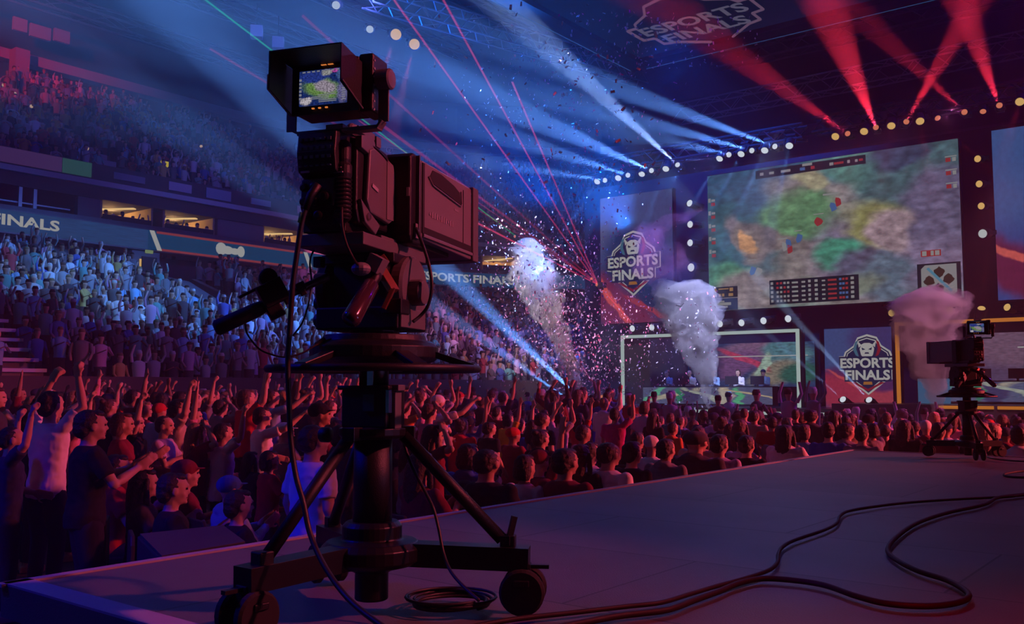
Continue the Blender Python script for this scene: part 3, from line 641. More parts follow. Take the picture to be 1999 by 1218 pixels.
def pedestal(loc, az, s, lab):
    E = empty('camera_pedestal', loc, az, lab, 'pedestal', None); E.scale = (s, s, s)
    MB().lathe([(.052, .03), (.056, .035), (.056, .12), (.075, .13), (.15, .15), (.17, .165), (.17, .205), (.15, .225), (.105, .23), (.10, .235), (.10, .275), (.085, .29)], n=36).build('dolly_hub', BLKM, E, smooth=False, bevel=.004)
    MB().lathe([(.066, .285), (.064, .57)], n=36).build('column', BLK, E, smooth=True)
    mb = MB().lathe([(.105, .565), (.115, .575), (.115, .60), (.08, .605)], n=24)
    for a in (20, 140, 260): mb.box((.115 * math.cos(R(a)), .115 * math.sin(R(a)), .583), (.05, .05, .045), (0, 0, R(a)))
    mb.build('collar', BLKM, E, bevel=.003)
    kb = MB().lathe([(.02, -.02), (.026, -.015), (.026, .015), (.02, .02)], (-.165, -.03, .575), 12, XR).build('clamp_knob', BLK, E, smooth=True)
    mb = MB().box((0, 0, .672), (.165, .15, .14)).box((0, 0, .735), (.19, .17, .015)); mb.build('column_housing', BLK, E, bevel=.006)
    MB().box((.088, -.05, .69), (.012, .06, .075)).build('gauge_plate', LENSG, E)
    MB().box((.02, -.078, .685), (.04, .006, .055)).build('status_plate', mat('teal_plate', (.01, .06, .07), .3) if 'teal_plate' not in MATS else MATS['teal_plate'], E)
    MB().box((.095, -.03, .66), (.022, .05, .12)).box((.10, -.03, .735), (.035, .055, .02)).build('side_latch', BODY, E, bevel=.002)
    mb = MB().lathe([(.050, .74), (.050, .84)], n=28); mb.build('inner_column', BLKM, E, smooth=True)
    MB().box((.012, -.052, .785), (.022, .006, .10)).build('pale_scale', CHROME, E)
    MB().lathe([(.16, .805), (.205, .825), (.218, .835), (.218, .872), (.20, .885), (.178, .892), (.172, .912), (.085, .915)], n=44).build('ring_hub', BLK, E, bevel=.003)
    ring = MB(); n = 64
    for t in range(1):
        P = [Vector((.352 * math.cos(2 * PI * i / n), .352 * math.sin(2 * PI * i / n), .798)) for i in range(n + 1)]; ring.tube(P, .013, 10, caps=False)
    ring.build('steering_ring', BLK, E, smooth=True)
    for a in (12, 102, 168, 255, 320):
        c_, s_ = math.cos(R(a)), math.sin(R(a)); MB().bar((.205 * c_, .205 * s_, .848), (.345 * c_, .345 * s_, .803), .05, .022).build('ring_spoke', BLKM, E, bevel=.003)
    for (x, y) in TIPS:
        d = Vector((x, y, 0)).normalized(); p = Vector((x, y, 0))
        MB().bar(d * .10 + Vector((0, 0, .185)), d * (p.length + .02) + Vector((0, 0, .175)), .085, .075).box((0, 0, .001), (.001, .001, .001)).build('dolly_leg', BLKM, E, bevel=.006)
        MB().tube([d * .105 + Vector((0, 0, .575)), d * (p.length - .07) + Vector((0, 0, .235))], .021, 12).build('brace', BLK, E, smooth=True)
        MB().box(d * (p.length - .05) + Vector((0, 0, .225)), (.05, .05, .05), (0, 0, math.atan2(y, x))).build('brace_foot', BLK, E, bevel=.004)
        t = Vector((-d.y, d.x, 0)); c0 = d * (p.length + .0)
        o = MB().box(c0 + Vector((0, 0, .13)), (.05, .05, .06), (0, 0, math.atan2(y, x))).box(c0 + Vector((0, 0, .105)), (.05, .14, .02), (0, 0, math.atan2(y, x))).build('caster', BLK, E, bevel=.003)
        M_ = Matrix.Rotation(math.atan2(t.y, t.x), 3, 'Z') @ XR
        for sg in (-1, 1):
            MB().lathe([(.03, -.018), (.066, -.018), (.074, -.010), (.074, .010), (.066, .018), (.03, .018)], c0 + t * .045 * sg + Vector((0, 0, .074)), 28, M_).build('wheel', DARK, o, smooth=False)
        MB().box(c0 + d * .05 + Vector((0, 0, .15)), (.07, .02, .012), (0, 0, math.atan2(y, x))).build('brake_lever', BLK, o)
    MB().bar((.455, .09, .24), (.47, .10, .31), .018, .018).box((.45, .09, .235), (.03, .06, .03)).build('cable_guard', BLK, E)
    # fluid head
    hd = MB().box((-.01, 0, .965), (.30, .24, .075)).lathe([(.085, .912), (.085, .935)], n=24).box((-.01, 0, 1.07), (.20, .19, .16)).box((-.02, 0, 1.165), (.27, .20, .035)).build('fluid_head', BLK, E, bevel=.006)
    MB().lathe([(.04, -.02), (.118, -.02), (.124, -.012), (.124, .012), (.118, .02), (.04, .02)], (-.145, 0, 1.07), 40, XR).build('drag_drum', BLKM, hd)
    MB().lathe([(.04, -.025), (.105, -.025), (.112, -.015), (.112, .015), (.105, .025), (.04, .025)], (.115, .02, 1.07), 40, XR).build('drag_drum', BODY, hd)
    MB().lathe([(.045, 0), (.045, .042), (.040, .05), (.012, .052)], (.135, -.0, 1.055), 28, XR).build('drag_knob', BODY, hd, bevel=.002)
    MB().box((.115, -.01, .965), (.07, .20, .065)).build('side_block', BODY, hd, bevel=.003)
    MB().box((.12, -.09, 1.0), (.07, .07, .05)).build('drag_lever', BLK, hd, bevel=.004)
    for zz in (.965, 1.025): MB().lathe([(.02, 0), (.024, .005), (.024, .035), (.018, .04)], (-.165, -.04, zz), 14, Matrix.Rotation(-PI / 2, 3, 'Y')).build('brake_knob', BLK, hd, smooth=True)
    mb = MB().bar((.06, -.12, 1.15), (.13, -.13, 1.05), .05, .02).bar((.10, -.12, 1.16), (.05, -.14, 1.12), .03, .03).bar((.13, -.13, 1.06), (.10, -.14, .99), .03, .015)
    mb.build('tilt_lever', mat('orange_metal', (.42, .16, .10), .3, .7) if 'orange_metal' not in MATS else MATS['orange_metal'], hd, bevel=.002)
    # pan bars
    pb = MB().tube([(-.12, .0, 1.12), (-.15, -.04, 1.125)], .03, 12).tube([(-.13, -.02, 1.125), (-.155, -.12, 1.105), RL(640, 540, -.18), RL(520, 595, -.27), RL(505, 602, -.29)], [.024, .014, .013, .013, .013], 12).build('pan_bar', BLK, E, smooth=True)
    MB().tube([RL(520, 596, -.28), RL(505, 603, -.29), RL(424, 640, -.36), RL(419, 642, -.365)], [.018, .024, .026, .018], 16).build('grip', DARK, pb, smooth=True)
    c_ = RL(532, 572, -.27); q = (RL(505, 603, -.29) - RL(600, 555, -.2)).to_track_quat('Y', 'Z').to_matrix()
    MB().box(c_, (.075, .085, .075), q).box(c_ + q @ Vector((0, .02, -.05)), (.05, .05, .06), q).lathe([(.02, -.03), (.03, -.026), (.03, .026), (.02, .03)], c_ + q @ Vector((0, -.01, .05)), 20, q @ XR).box(c_ + q @ Vector((-.0, .065, .035)), (.012, .07, .01), q).build('zoom_control', BLK, pb, bevel=.004)
    MB().box(RL(587, 560, -.22), (.03, .03, .03), q).box(RL(560, 585, -.25), (.03, .02, .03), q).box(RL(592, 553, -.22) + Vector((0, 0, -.03)), (.02, .02, .02), q).box(RL(623, 512, -.2), (.03, .03, .035)).build('bar_clamp', BLK, pb, bevel=.003)
    pr = MB().tube([(.02, -.09, 1.15), RL(735, 540, -.2), RL(722, 560, -.24)], [.02, .018, .016], 12).build('pan_bar', BLK, E, smooth=True)
    MB().tube([RL(726, 552, -.22), RL(722, 560, -.24), RL(686, 622, -.40), RL(682, 628, -.405)], [.020, .029, .029, .026], 20).build('grip', mat('glossy_grip', (.05, .02, .03), .18, 0, coat=1) if 'glossy_grip' not in MATS else MATS['glossy_grip'], pr, smooth=True)
    MB().ell(RL(705, 525, -.24), (.032, .03, .022), 14, 8).box(RL(735, 515, -.2), (.05, .05, .05), (0, .5, 0)).build('grip_clamp', LENSB, pr)
    # light brand strip on the ring hub
    return E

def camera(loc, az, s, lab, mon_yaw=0., gid=0):
    E = empty('broadcast_camera', loc, az, lab, 'camera'); E.scale = (s, s, s)
    MB().box((-.03, -.02, 1.205), (.24, .50, .04)).box((.03, .06, 1.228), (.10, .36, .02)).build('mounting_plate', BODY, E, bevel=.003)
    MB().box((-.05, -.16, 1.245), (.15, .22, .03)).build('plate_block', BLK, E, bevel=.003)
    b = MB()
    b.prism([(-.255, 1.30), (-.235, 1.26), (-.02, 1.26), (.0, 1.30), (.0, 1.50), (-.03, 1.535), (-.22, 1.545), (-.255, 1.50)], -.085, .055, 'x')
    b.build('camera_body', BLK, E, bevel=.008)
    MB().prism([(-.215, 1.335), (-.19, 1.30), (-.05, 1.285), (-.02, 1.30), (-.012, 1.46), (-.03, 1.495), (-.17, 1.518), (-.20, 1.505)], .056, .075, 'x').build('side_panel', BODY, E, bevel=.006)
    MB().prism([(-.075, 1.297), (-.02, 1.30), (-.012, 1.46), (-.03, 1.49), (-.075, 1.50)], .0745, .0775, 'x').build('panel_cover', LENSB, E)
    MB().box((.0765, -.165, 1.385), (.004, .045, .012), (R(-14), 0, 0)).build('name_plate', PAINTW, E)
    MB().prism([(-.25, 1.335), (-.22, 1.265), (-.14, 1.235), (-.11, 1.27), (-.20, 1.31)], .056, .07, 'x').build('lower_flap', BODY, E, bevel=.003)
    MB().lathe([(.004, 0), (.012, .001), (.012, .006), (.004, .007)], (.07, -.20, 1.285), 16, XR).build('flap_lock', CHROME, E)
    MB().prism([(-.25, 1.54), (-.25, 1.50), (-.19, 1.49), (-.15, 1.53), (-.17, 1.56)], .045, .07, 'x').build('shoulder_flap', BODY, E, bevel=.003)
    # rear control unit
    cu = MB().prism([(-.345, 1.535), (-.355, 1.47), (-.345, 1.41), (-.30, 1.39), (-.25, 1.39), (-.25, 1.545)], -.105, .03, 'x').build('control_panel', BLK, E, bevel=.006)
    mb = MB(); rr = random.Random(3)
    for i in range(6):
        for j in range(4): mb.box((-.09 + i * .02, -.352, 1.425 + j * .028), (.012, .008, .010 if j else .004))
    mb.build('control_key', mat('key_grey', (.06, .06, .07), .35) if 'key_grey' not in MATS else MATS['key_grey'], cu)
    MB().box((-.075, -.3495, 1.408), (.03, .004, .006)).box((-.02, -.353, 1.51), (.012, .004, .006)).build('silver_marking', PAINTW, cu)
    lo = MB().prism([(-.33, 1.39), (-.335, 1.30), (-.31, 1.25), (-.27, 1.235), (-.22, 1.24), (-.22, 1.40)], -.10, .02, 'x').build('rear_connector_unit', BLK, E, bevel=.006)
    for x, z in ((-.08, 1.36), (-.045, 1.36), (-.08, 1.315), (-.045, 1.315), (-.01, 1.33), (-.07, 1.27), (-.03, 1.27)):
        MB().lathe([(.010, 0), (.014, .002), (.014, .014), (.008, .018)], (x, -.335, z), 14, Matrix.Rotation(PI / 2, 3, 'X')).build('connector', BLKM, lo)
    # ribbed zoom servo tube hanging at the back right corner
    prf = []
    for i in range(10): prf += [(.027, -.135 + i * .013), (.031, -.130 + i * .013), (.027, -.125 + i * .013)]
    MB().lathe([(.012, -.15), (.026, -.14)] + prf + [(.030, .005), (.030, .03), (.024, .04), (.026, .05), (.026, .10), (.018, .11)], (.03, -.30, 1.40), 20).build('ribbed_connector', BLK, E, smooth=False)
    MB().box((.03, -.328, 1.405), (.03, .006, .004)).box((.03, -.328, 1.42), (.02, .006, .003)).build('connector_marking', PAINTW, E)
    # top handle
    h = MB().tube(curve_pts([(.0, -.21, 1.53), (.0, -.20, 1.575), (.0, -.175, 1.59), (.0, -.05, 1.585), (.0, -.03, 1.57), (.0, -.025, 1.535)], 5), .013, 10).box((0, -.11, 1.588), (.034, .12, .02)).box((0, -.03, 1.575), (.045, .035, .035)).build('carry_handle', BODY, E, smooth=False, bevel=.002)
    MB().tube(curve_pts([(.035, -.27, 1.545), (.06, -.20, 1.53), (.072, -.13, 1.515), (.074, -.06, 1.49), (.065, -.02, 1.45)], 5), .004, 6).build('top_wire', BLKM, E, smooth=True)
    # box lens
    nb = MB().prism([(-.015, 1.25), (.0, 1.225), (.075, 1.225), (.085, 1.25), (.085, 1.515), (.07, 1.54), (.01, 1.54), (-.015, 1.525)], -.135, .135, 'x').build('lens_rear_block', BLK, E, bevel=.008)
    MB().box((.05, -.018, 1.41), (.05, .004, .08)).build('lens_screen', LENSG, nb)
    MB().box((.127, -.017, 1.40), (.01, .003, .03)).build('white_mark', PAINTW, nb)
    MB().bar((.138, .035, 1.535), (.138, .035, 1.26), .02, .006).box((.14, .03, 1.27), (.008, .035, .05)).build('lens_clip', LENSB, nb)
    mn = MB().prism([(.085, 1.265), (.10, 1.255), (.60, 1.245), (.60, 1.53), (.585, 1.535), (.10, 1.535), (.085, 1.525)], -.13, .13, 'x').build('box_lens', LENSB, E, bevel=.006)
    MB().box((.1315, .35, 1.285), (.004, .49, .028)).build('dark_groove', DARK, mn)
    MB().box((.134, .35, 1.267), (.008, .50, .012)).build('side_rail', LENSB, mn, bevel=.002)
    MB().box((.128, .103, 1.40), (.012, .018, .25)).build('dark_seam', DARK, mn)
    sl = MB().prism([(.16, 1.485), (.19, 1.518), (.27, 1.520), (.40, 1.505), (.46, 1.49), (.475, 1.46), (.475, 1.445), (.20, 1.47)], .1295, .133, 'x').build('grip_recess', DARK, mn)
    MB().tube([(.134, .15, 1.487), (.134, .19, 1.463), (.134, .47, 1.438), (.134, .485, 1.45), (.134, .475, 1.497)], .003, 6).build('recess_rim', LENSB, mn, smooth=True)
    mb = MB(); rr = random.Random(8)
    for i in range(11): mb.box((.1312, .17 + i * .022, 1.355 - (0 if i != 5 else .0)), (.001, .014, .022 if i % 4 else .010))
    mb.build('faint_side_lettering', mat('faint_print', (.24, .22, .23), .5) if 'faint_print' not in MATS else MATS['faint_print'], mn)
    MB().box((.1312, .43, 1.415), (.001, .045, .008)).build('small_print', MATS['faint_print'], mn)
    MB().box((.131, .505, 1.40), (.002, .003, .22)).build('panel_seam', DARK, mn)
    mb = MB()
    for c_, d_ in (((-.135, .625, 1.39), (.012, .06, .30)), ((.135, .625, 1.39), (.012, .06, .30)), ((0, .625, 1.535), (.27, .06, .012)), ((0, .625, 1.245), (.27, .06, .012))): mb.box(c_, d_)
    mb.build('lens_hood_rim', BODY, E, bevel=.004)
    MB().lathe([(.02, 0), (.10, .002), (.10, .008), (.02, .01)], (0, .60, 1.39), 30, YR).build('front_glass', LENSG, E)
    MB().box((0, .25, 1.243), (.2, .36, .02)).box((0, .1, 1.235), (.10, .16, .05)).build('lens_support', BLK, E, bevel=.003)
    # viewfinder monitor, may be swivelled
    PV = Matrix.Translation((0, -.30, 0)) @ Matrix.Rotation(mon_yaw, 4, 'Z') @ Matrix.Translation((0, .30, 0))
    hs = MB().box((-.015, -.28, 1.684), (.22, .10, .176)).box((.115, -.265, 1.687), (.05, .11, .186)).build('viewfinder_monitor', BLK, E, bevel=.008, M=PV)
    mb = MB()
    yA, yB = -.465, -.33
    T, Bm = 1.760, 1.565; xl, xr = -.140, .108
    def quad(P, t=.004):
        P = [Vector(p) for p in P]; nn = (P[1] - P[0]).cross(P[2] - P[0]).normalized() * t; k = len(P)
        mb.add(P + [p + nn for p in P], [tuple(range(k)), tuple(range(2 * k - 1, k - 1, -1))] + [(i, i + k, (i + 1) % k + k, (i + 1) % k) for i in range(k)])
    quad([(xl, yA, T), (xr, yA, T), (xr - .006, yB, T - .012), (xl + .006, yB, T - .012)])
    quad([(xl, yA, T), (xl, yA, 1.645), (xl, yB + .0, 1.600), (xl, yB, T - .012)])
    quad([(xr, yA, T), (xr, yB, T - .012), (xr, yB, 1.600), (xr, yA, 1.645)])
    mb.build('sun_hood', BLK, hs, M=PV)
    MB().tube([(xl - .002, yA, T - .07), (xl - .002, yA, 1.645), (xl - .002, yB, 1.598)], .003, 6).tube([(xr + .004, yA, 1.65), (xr + .004, yB, 1.600)], .003, 6).build('hood_edge', BODY, hs, M=PV)
    MB().box((-.016, -.333, 1.672), (.235, .008, .156)).build('screen_bezel', BLK, hs, M=PV)
    sc = MB().box((-.022, -.340, 1.678), (.166, .006, .112)).build('screen', S_MON, hs, M=PV)
    mb = MB(); rr = random.Random(2)
    for i in range(5): mb.box((-.022 + rr.uniform(-.01, .02), -.3445, 1.630 + i * .0055), (.062, .001, .0026))
    for i in range(6): mb.box((-.100, -.3445, 1.645 + i * .012), (.008, .001, .007)); mb.box((.052, -.3445, 1.632 + i * .007), (.012, .001, .003))
    for i in range(9): mb.box((-.088 + i * .017, -.3445, 1.729), (.010, .001, .004))
    mb.build('screen_marking', emis('screen_marking', (.5, .5, .6), .45) if 'screen_marks' not in MATS else MATS['screen_marks'], sc, M=PV)
    MB().box((-.020, -.341, 1.7505), (.018, .006, .006)).build('tally_light', L_TALLY, hs, M=PV)
    MB().box((.004, -.341, 1.7505), (.018, .006, .006)).build('tally_light', L_TALLY, hs, M=PV)
    for x in (-.055, -.032, -.008): MB().box((x, -.342, 1.611), (.008, .005, .004)).build('indicator', L_TALLY, hs, M=PV)
    MB().lathe([(.020, 0), (.033, .004), (.033, .045), (.028, .05), (.01, .051)], (.14, -.285, 1.70), 26, XR).build('tilt_knob', BODY, hs, M=PV)
    mb = MB()
    for i in range(7): mb.box((.1405, -.31, 1.60 + i * .026), (.004, .008, .006))
    mb.build('vent_marking', PAINTW, hs, M=PV)
    MB().bar((.162, -.285, 1.72), (.162, -.285, 1.565), .036, .007).bar((.162, -.285, 1.568), (.145, -.285, 1.545), .036, .009).bar((.15, -.285, 1.547), (-.135, -.285, 1.547), .036, .014).bar((-.125, -.285, 1.545), (-.165, -.285, 1.565), .036, .008).bar((-.165, -.285, 1.56), (-.165, -.285, 1.70), .036, .007).box((0, -.285, 1.558), (.06, .04, .018)).build('yoke', BODY, E, M=PV, bevel=.002)
    MB().box((-.02, -.28, 1.537), (.09, .07, .02)).bar((.01, -.26, 1.545), (.03, -.18, 1.545), .03, .02).build('monitor_mount', BLK, E, bevel=.003)
    return E
pedestal(G1, AZ1, 1, 'tall black wheeled camera pedestal with a wide steering ring, close by on the deck')
camera(G1, AZ1, 1, 'large broadcast camera with box lens and lit monitor, close by on its pedestal')
G2 = atZ(1893, 893, .012)
G2.y = min(G2.y, 10.72)
PB2 = R(38.2 + 8)
pedestal(G2, PB2, .80, 'black camera pedestal at the far end of the deck, by the orange booth')
camera(G2, PB2, .80, 'broadcast camera turned to face the other way, at the far end of the deck', mon_yaw=R(-30))

# cables
def cable(name, pts, r, lab, m=CABLE, n=6, mk=None, cat='cable', rl=True):
    P = curve_pts(pts, n); o = MB().tube(P, r, 8).build(name, m, None, smooth=True)
    if rl: o.matrix_world = Matrix.Translation(G1) @ Matrix.Rotation(AZ1, 4, 'Z')
    tag(o, lab, cat); return o
P = [RL(622, 360, -.36), RL(607, 380, -.37), RL(596, 410, -.38), RL(588, 440, -.38), RL(579, 500, -.38), RL(571, 560, -.38), RL(566, 640, -.37), RL(562, 700, -.37), RL(564, 780, -.37), RL(568, 860, -.37), RL(578, 930, -.38), RL(592, 980, -.4), RL(605, 1040, -.42), RL(628, 1095, -.46), RL(660, 1145, -.5), RL(697, 1185, -.55), RL(750, 1225, -.6)]
P = [Vector((p.x, p.y, max(p.z, .012))) for p in P]
hc = cable('hanging_cable', P, .0085, 'thick black cable hanging from the near camera down to the deck')
MB().tube([P[0], P[1], P[2]], [.013, .013, .010], 10).build('cable_plug', BLK, hc, smooth=True)
MB().tube([RL(591, 415, -.38), RL(587, 435, -.38)], .0098, 10).build('green_tape', GREENT, hc, smooth=True)
cable('looped_cable', [RL(812, 445, .02), RL(826, 480, -.0), RL(838, 520, -.02), RL(843, 560, -.03), RL(836, 595, -.03), RL(822, 615, -.03), RL(806, 628, -.05)], .006, 'black cable looping from the box lens down to the tilt head')
w4 = cable('thin_wire', [RL(478, 622, -.3), RL(482, 650, -.3), RL(505, 680, -.3), RL(530, 692, -.28), RL(558, 697, -.27), RL(590, 689, -.24), RL(620, 672, -.2), RL(650, 661, -.15), RL(680, 661, -.08)], .003, 'thin wire drooping from the pan grip to the ring hub', m=CABLER)
MB().tube([RL(616, 673, -.2), RL(634, 661, -.18)], .008, 8).build('wire_joint', BLK, w4)
cable('thin_wire', [RL(628, 470, -.2), RL(612, 490, -.2), RL(605, 512, -.2), RL(608, 550, -.2), RL(603, 590, -.22), RL(590, 630, -.27), RL(572, 655, -.33)], .003, 'thin wire from the mounting plate falling behind the hanging cable')
cable('thin_wire', [RL(628, 400, -.3), RL(626, 430, -.28), RL(628, 455, -.25), RL(634, 468, -.22)], .004, 'short black wire under the rear of the near camera')
cable('thin_wire', [RL(667, 405, -.33), RL(668, 440, -.34), RL(676, 475, -.34), RL(690, 505, -.32), RL(700, 518, -.25)], .0045, 'brownish wire from the ribbed connector down to the head', m=CABLER)
cable('thin_wire', [RL(772, 778, .06), RL(782, 810, .06), RL(786, 850, .06), RL(800, 900, .04), RL(825, 950, .0), RL(845, 990, -.03), RL(856, 1030, -.05), RL(866, 1080, -.08), RL(880, 1115, -.12), RL(905, 1145, -.16), RL(935, 1172, -.2)], .0055, 'black wire running down beside the column past the brace')
def fp(px, py, z=.02): p = atZ(px, py, 0); return Vector((p.x, p.y, z))
def c7(l): return [fp(1400 + x / 3.337, 900 + y / 3.337) for x, y in l]
cable('floor_cable', c7([(2400, 215), (1999, 242), (1900, 252), (1600, 267), (1250, 291), (1000, 322), (850, 350), (800, 383), (780, 428), (700, 474), (500, 545), (425, 590), (398, 640), (393, 692), (340, 742), (200, 793), (0, 850), (-180, 905)]) + [fp(1290, 1188), fp(1220, 1196), fp(1120, 1208), fp(1000, 1222), fp(880, 1245)], .0085, 'long brown cable wriggling over the deck, the one ending by the tripod wheel', CABLER, rl=False)
cable('floor_cable', c7([(2300, 200), (1999, 236), (1830, 258), (1740, 305), (1500, 360), (1300, 430), (1170, 522), (1113, 600), (1150, 662), (1300, 745), (1500, 812), (1620, 882), (1635, 928), (1540, 968), (1350, 985), (1100, 966), (900, 915), (700, 845), (500, 812), (300, 800), (150, 828), (0, 890), (-150, 945)]) + [fp(1300, 1203), fp(1200, 1216), fp(1080, 1240)], .011, 'thick brown cable making a wide hairpin loop on the deck', CABLER, rl=False)
cable('floor_cable', [fp(2060, 925), fp(1999, 924), fp(1962, 930), fp(1975, 936), fp(2060, 938)], .01, 'short cable loop on the deck past the far camera', CABLER, rl=False)
cable('floor_cable', [fp(1925, 890), fp(1930, 897), fp(1960, 902), fp(2010, 905), fp(2080, 905)], .008, 'thin cable trailing from the far camera pedestal', CABLE, rl=False)
cc = fp(880, 1192)
for k_ in range(1):
    P = []
    for i in range(150):
        a = 2 * PI * i / 30; rr_ = .118 + .010 * math.sin(i * .37) + .012 * (i // 30) * .5
        P.append(cc + Vector((rr_ * math.cos(a), rr_ * math.sin(a), .002 + .006 * (i / 30))))
    tag(MB().tube(P, .0055, 6).build('coiled_cable', CABLE, None, smooth=True), 'coil of black cable lying on the deck by the near pedestal', 'cable')
# wedge loudspeaker and board past the deck edge
ws = empty('stage_monitor', (-4.55, 3.25, FZ), 0, 'dark flat loudspeaker standing just past the near deck edge', 'speaker')
MB().prism([(-.55, 0), (.42, 0), (.42, .86), (-.42, 1.06), (-.55, .98)], -.55, .35, 'y').build('cabinet', STAGEB, ws, bevel=.01)
p0, p1, p2, p3 = atZ(268, 1046, -.12), atZ(312, 1092, -.12), atZ(484, 1062, -.12), atZ(438, 1028, -.12)
ws.location = ((p0 + p1 + p2 + p3) / 4).to_tuple()[:2] + (FZ,)
for ch in list(ws.children): bpy.data.objects.remove(ch)
L0 = Vector(ws.location)
q = [p - L0 for p in (p0, p1, p2, p3)]
mb = MB().add([Vector((p.x, p.y, 0)) for p in q] + q, [(3, 2, 1, 0), (4, 5, 6, 7), (0, 1, 5, 4), (1, 2, 6, 5), (2, 3, 7, 6), (3, 0, 4, 7)]); mb.build('cabinet', STAGEB, ws, bevel=.01)
cg = sum(q, Vector()) / 4
mb = MB().add([cg + (p - cg) * .95 + Vector((0, 0, .004)) for p in q] + [cg + (p - cg) * .95 + Vector((0, 0, .014)) for p in q], [(3, 2, 1, 0), (4, 5, 6, 7), (0, 1, 5, 4), (1, 2, 6, 5), (2, 3, 7, 6), (3, 0, 4, 7)]); mb.build('grille', GREYF, ws)
for i, (P4, lab) in enumerate(((((1262, 918), (1312, 936), (1362, 930), (1322, 914)), 'nearer pale tabletop poking up past the deck edge'), (((1503, 888), (1536, 899), (1562, 895), (1528, 884)), 'farther pale tabletop poking up past the deck edge'))):
    P4 = [atZ(a, b, -.28) for a, b in P4]; c0 = sum(P4, Vector()) / 4
    E = empty('reserved_table', (c0.x, c0.y, FZ), 0, lab, 'table')
    q = [Vector((p.x - c0.x, p.y - c0.y, .82)) for p in P4]
    MB().add([p - Vector((0, 0, .04)) for p in q] + q, [(3, 2, 1, 0), (4, 5, 6, 7), (0, 1, 5, 4), (1, 2, 6, 5), (2, 3, 7, 6), (3, 0, 4, 7)]).build('table_top', WOODP, E)
    for p in q: MB().box((p.x * .85, p.y * .85, .39), (.04, .04, .78)).build('leg', BLKM, E)
# ------------------------------------------------------------------ people
from mathutils import noise
def limb(mb, a, b, c, r0, r1, r2, r3):      # two bones with a joint; tapering
    a, b, c = Vector(a), Vector(b), Vector(c)
    mb.tube([a, a.lerp(b, .35), b, b.lerp(c, .3), c], [r0, r0 * .97, r1, r2, r3], 12)
    mb.ell(a, (r0, r0, r0), 10, 6); mb.ell(b, (r1, r1, r1), 10, 6)
def finger(mb, p, dirs, L, r):
    pts = [Vector(p)]
    for d, l in zip(dirs, L): pts.append(pts[-1] + d * l)
    mb.tube(pts, [r, r, r * .92, r * .8][:len(pts)], 8); mb.ell(pts[-1], (r * .8,) * 3, 8, 4)
def hand(mb, w, fwd, palm, kind, side):
    """w wrist, fwd direction of the palm, palm the way the palm faces; fingers curl towards palm"""
    f = Vector(fwd).normalized(); n = Vector(palm); n = (n - f * n.dot(f)).normalized(); s = f.cross(n) * side      # s = towards the thumb
    w = Vector(w); M = Matrix((s, f, n)).transposed()
    mb.box(w + f * .05, (.078, .10, .028), M); mb.ell(w + f * .05, (.044, .058, .02), 10, 6, M); mb.ell(w + f * .005, (.028, .03, .022), 10, 6, M)
    for i, L in enumerate((.070, .078, .072, .058)):
        b = w + f * .098 + s * (.030 - .0205 * i)
        if kind == 'fist':
            finger(mb, b, ((f * .7 + n * .7).normalized(), (n * .9 - f * .45).normalized(), (-f).normalized()), (.038, .026, .022), .0102)
        else:
            sp = .10 * (1.5 - i) * (1 if kind == 'open' else .3); c_ = .12 if kind == 'open' else .35
            finger(mb, b, ((f + s * sp + n * c_ * .3).normalized(), (f + s * sp + n * c_).normalized(), (f + s * sp + n * c_ * 1.6).normalized()), (L * .45, L * .32, L * .25), .0088)
    if kind == 'fist': mb.ell(w + f * .085 + n * .026, (.038, .034, .026), 10, 6, M)
    t0 = w + f * .03 + s * .036
    if kind == 'fist': finger(mb, t0, ((s * .35 + f * .8 + n * .5).normalized(), (n * .6 - s * .9 + f * .25).normalized()), (.042, .034), .0115)
    else: finger(mb, t0, ((s * .75 + f * .65 + n * .2).normalized(), (s * .25 + f * .95 + n * .2).normalized()), (.042, .032), .0105)
def head(mb, c):
    x, y, z = c      # centre of the head
    R_ = [(0, .010, -.115, .020, .020), (0, .020, -.105, .036, .045), (0, .016, -.085, .050, .068), (0, .010, -.055, .062, .086), (0, .004, -.02, .070, .096), (0, .0, .02, .075, .100), (0, -.004, .06, .073, .096), (0, -.008, .09, .058, .076), (0, -.010, .108, .034, .045), (0, -.01, .115, .01, .012)]
    mb.loft([(x + a, y + b, z + d, e, f) for a, b, d, e, f in R_], 20)
    mb.prism([(y + .092, z + .022), (y + .120, z - .024), (y + .112, z - .034), (y + .085, z - .034)], x - .014, x + .014, 'x')      # nose
    mb.ell((x, y + .095, z + .030), (.042, .014, .011), 10, 5)      # brow
    mb.ell((x, y + .090, z - .060), (.024, .014, .009), 10, 5); mb.ell((x, y + .082, z - .094), (.022, .018, .016), 10, 5)      # lips and chin
    for s in (-1, 1):
        mb.ell((x + s * .078, y - .002, z - .008), (.010, .022, .034), 8, 6)      # ears
        mb.ell((x + s * .038, y + .056, z - .032), (.028, .028, .026), 8, 5)      # cheeks
def remeshed(mb, mats, voxel, name, smooth=3):
    me = mb.mesh(name, mats); o = bpy.data.objects.new('tmp', me); C.objects.link(o)
    r = o.modifiers.new('r', 'REMESH'); r.mode = 'VOXEL'; r.voxel_size = voxel; r.use_smooth_shade = True
    s = o.modifiers.new('s', 'SMOOTH'); s.iterations = smooth; s.factor = .5
    m2 = bpy.data.meshes.new_from_object(o.evaluated_get(bpy.context.evaluated_depsgraph_get())); bpy.data.objects.remove(o); bpy.data.meshes.remove(me)
    m2.materials.clear()
    for m in (mats if isinstance(mats, list) else [mats]): m2.materials.append(m)
    m2.name = name; return m2

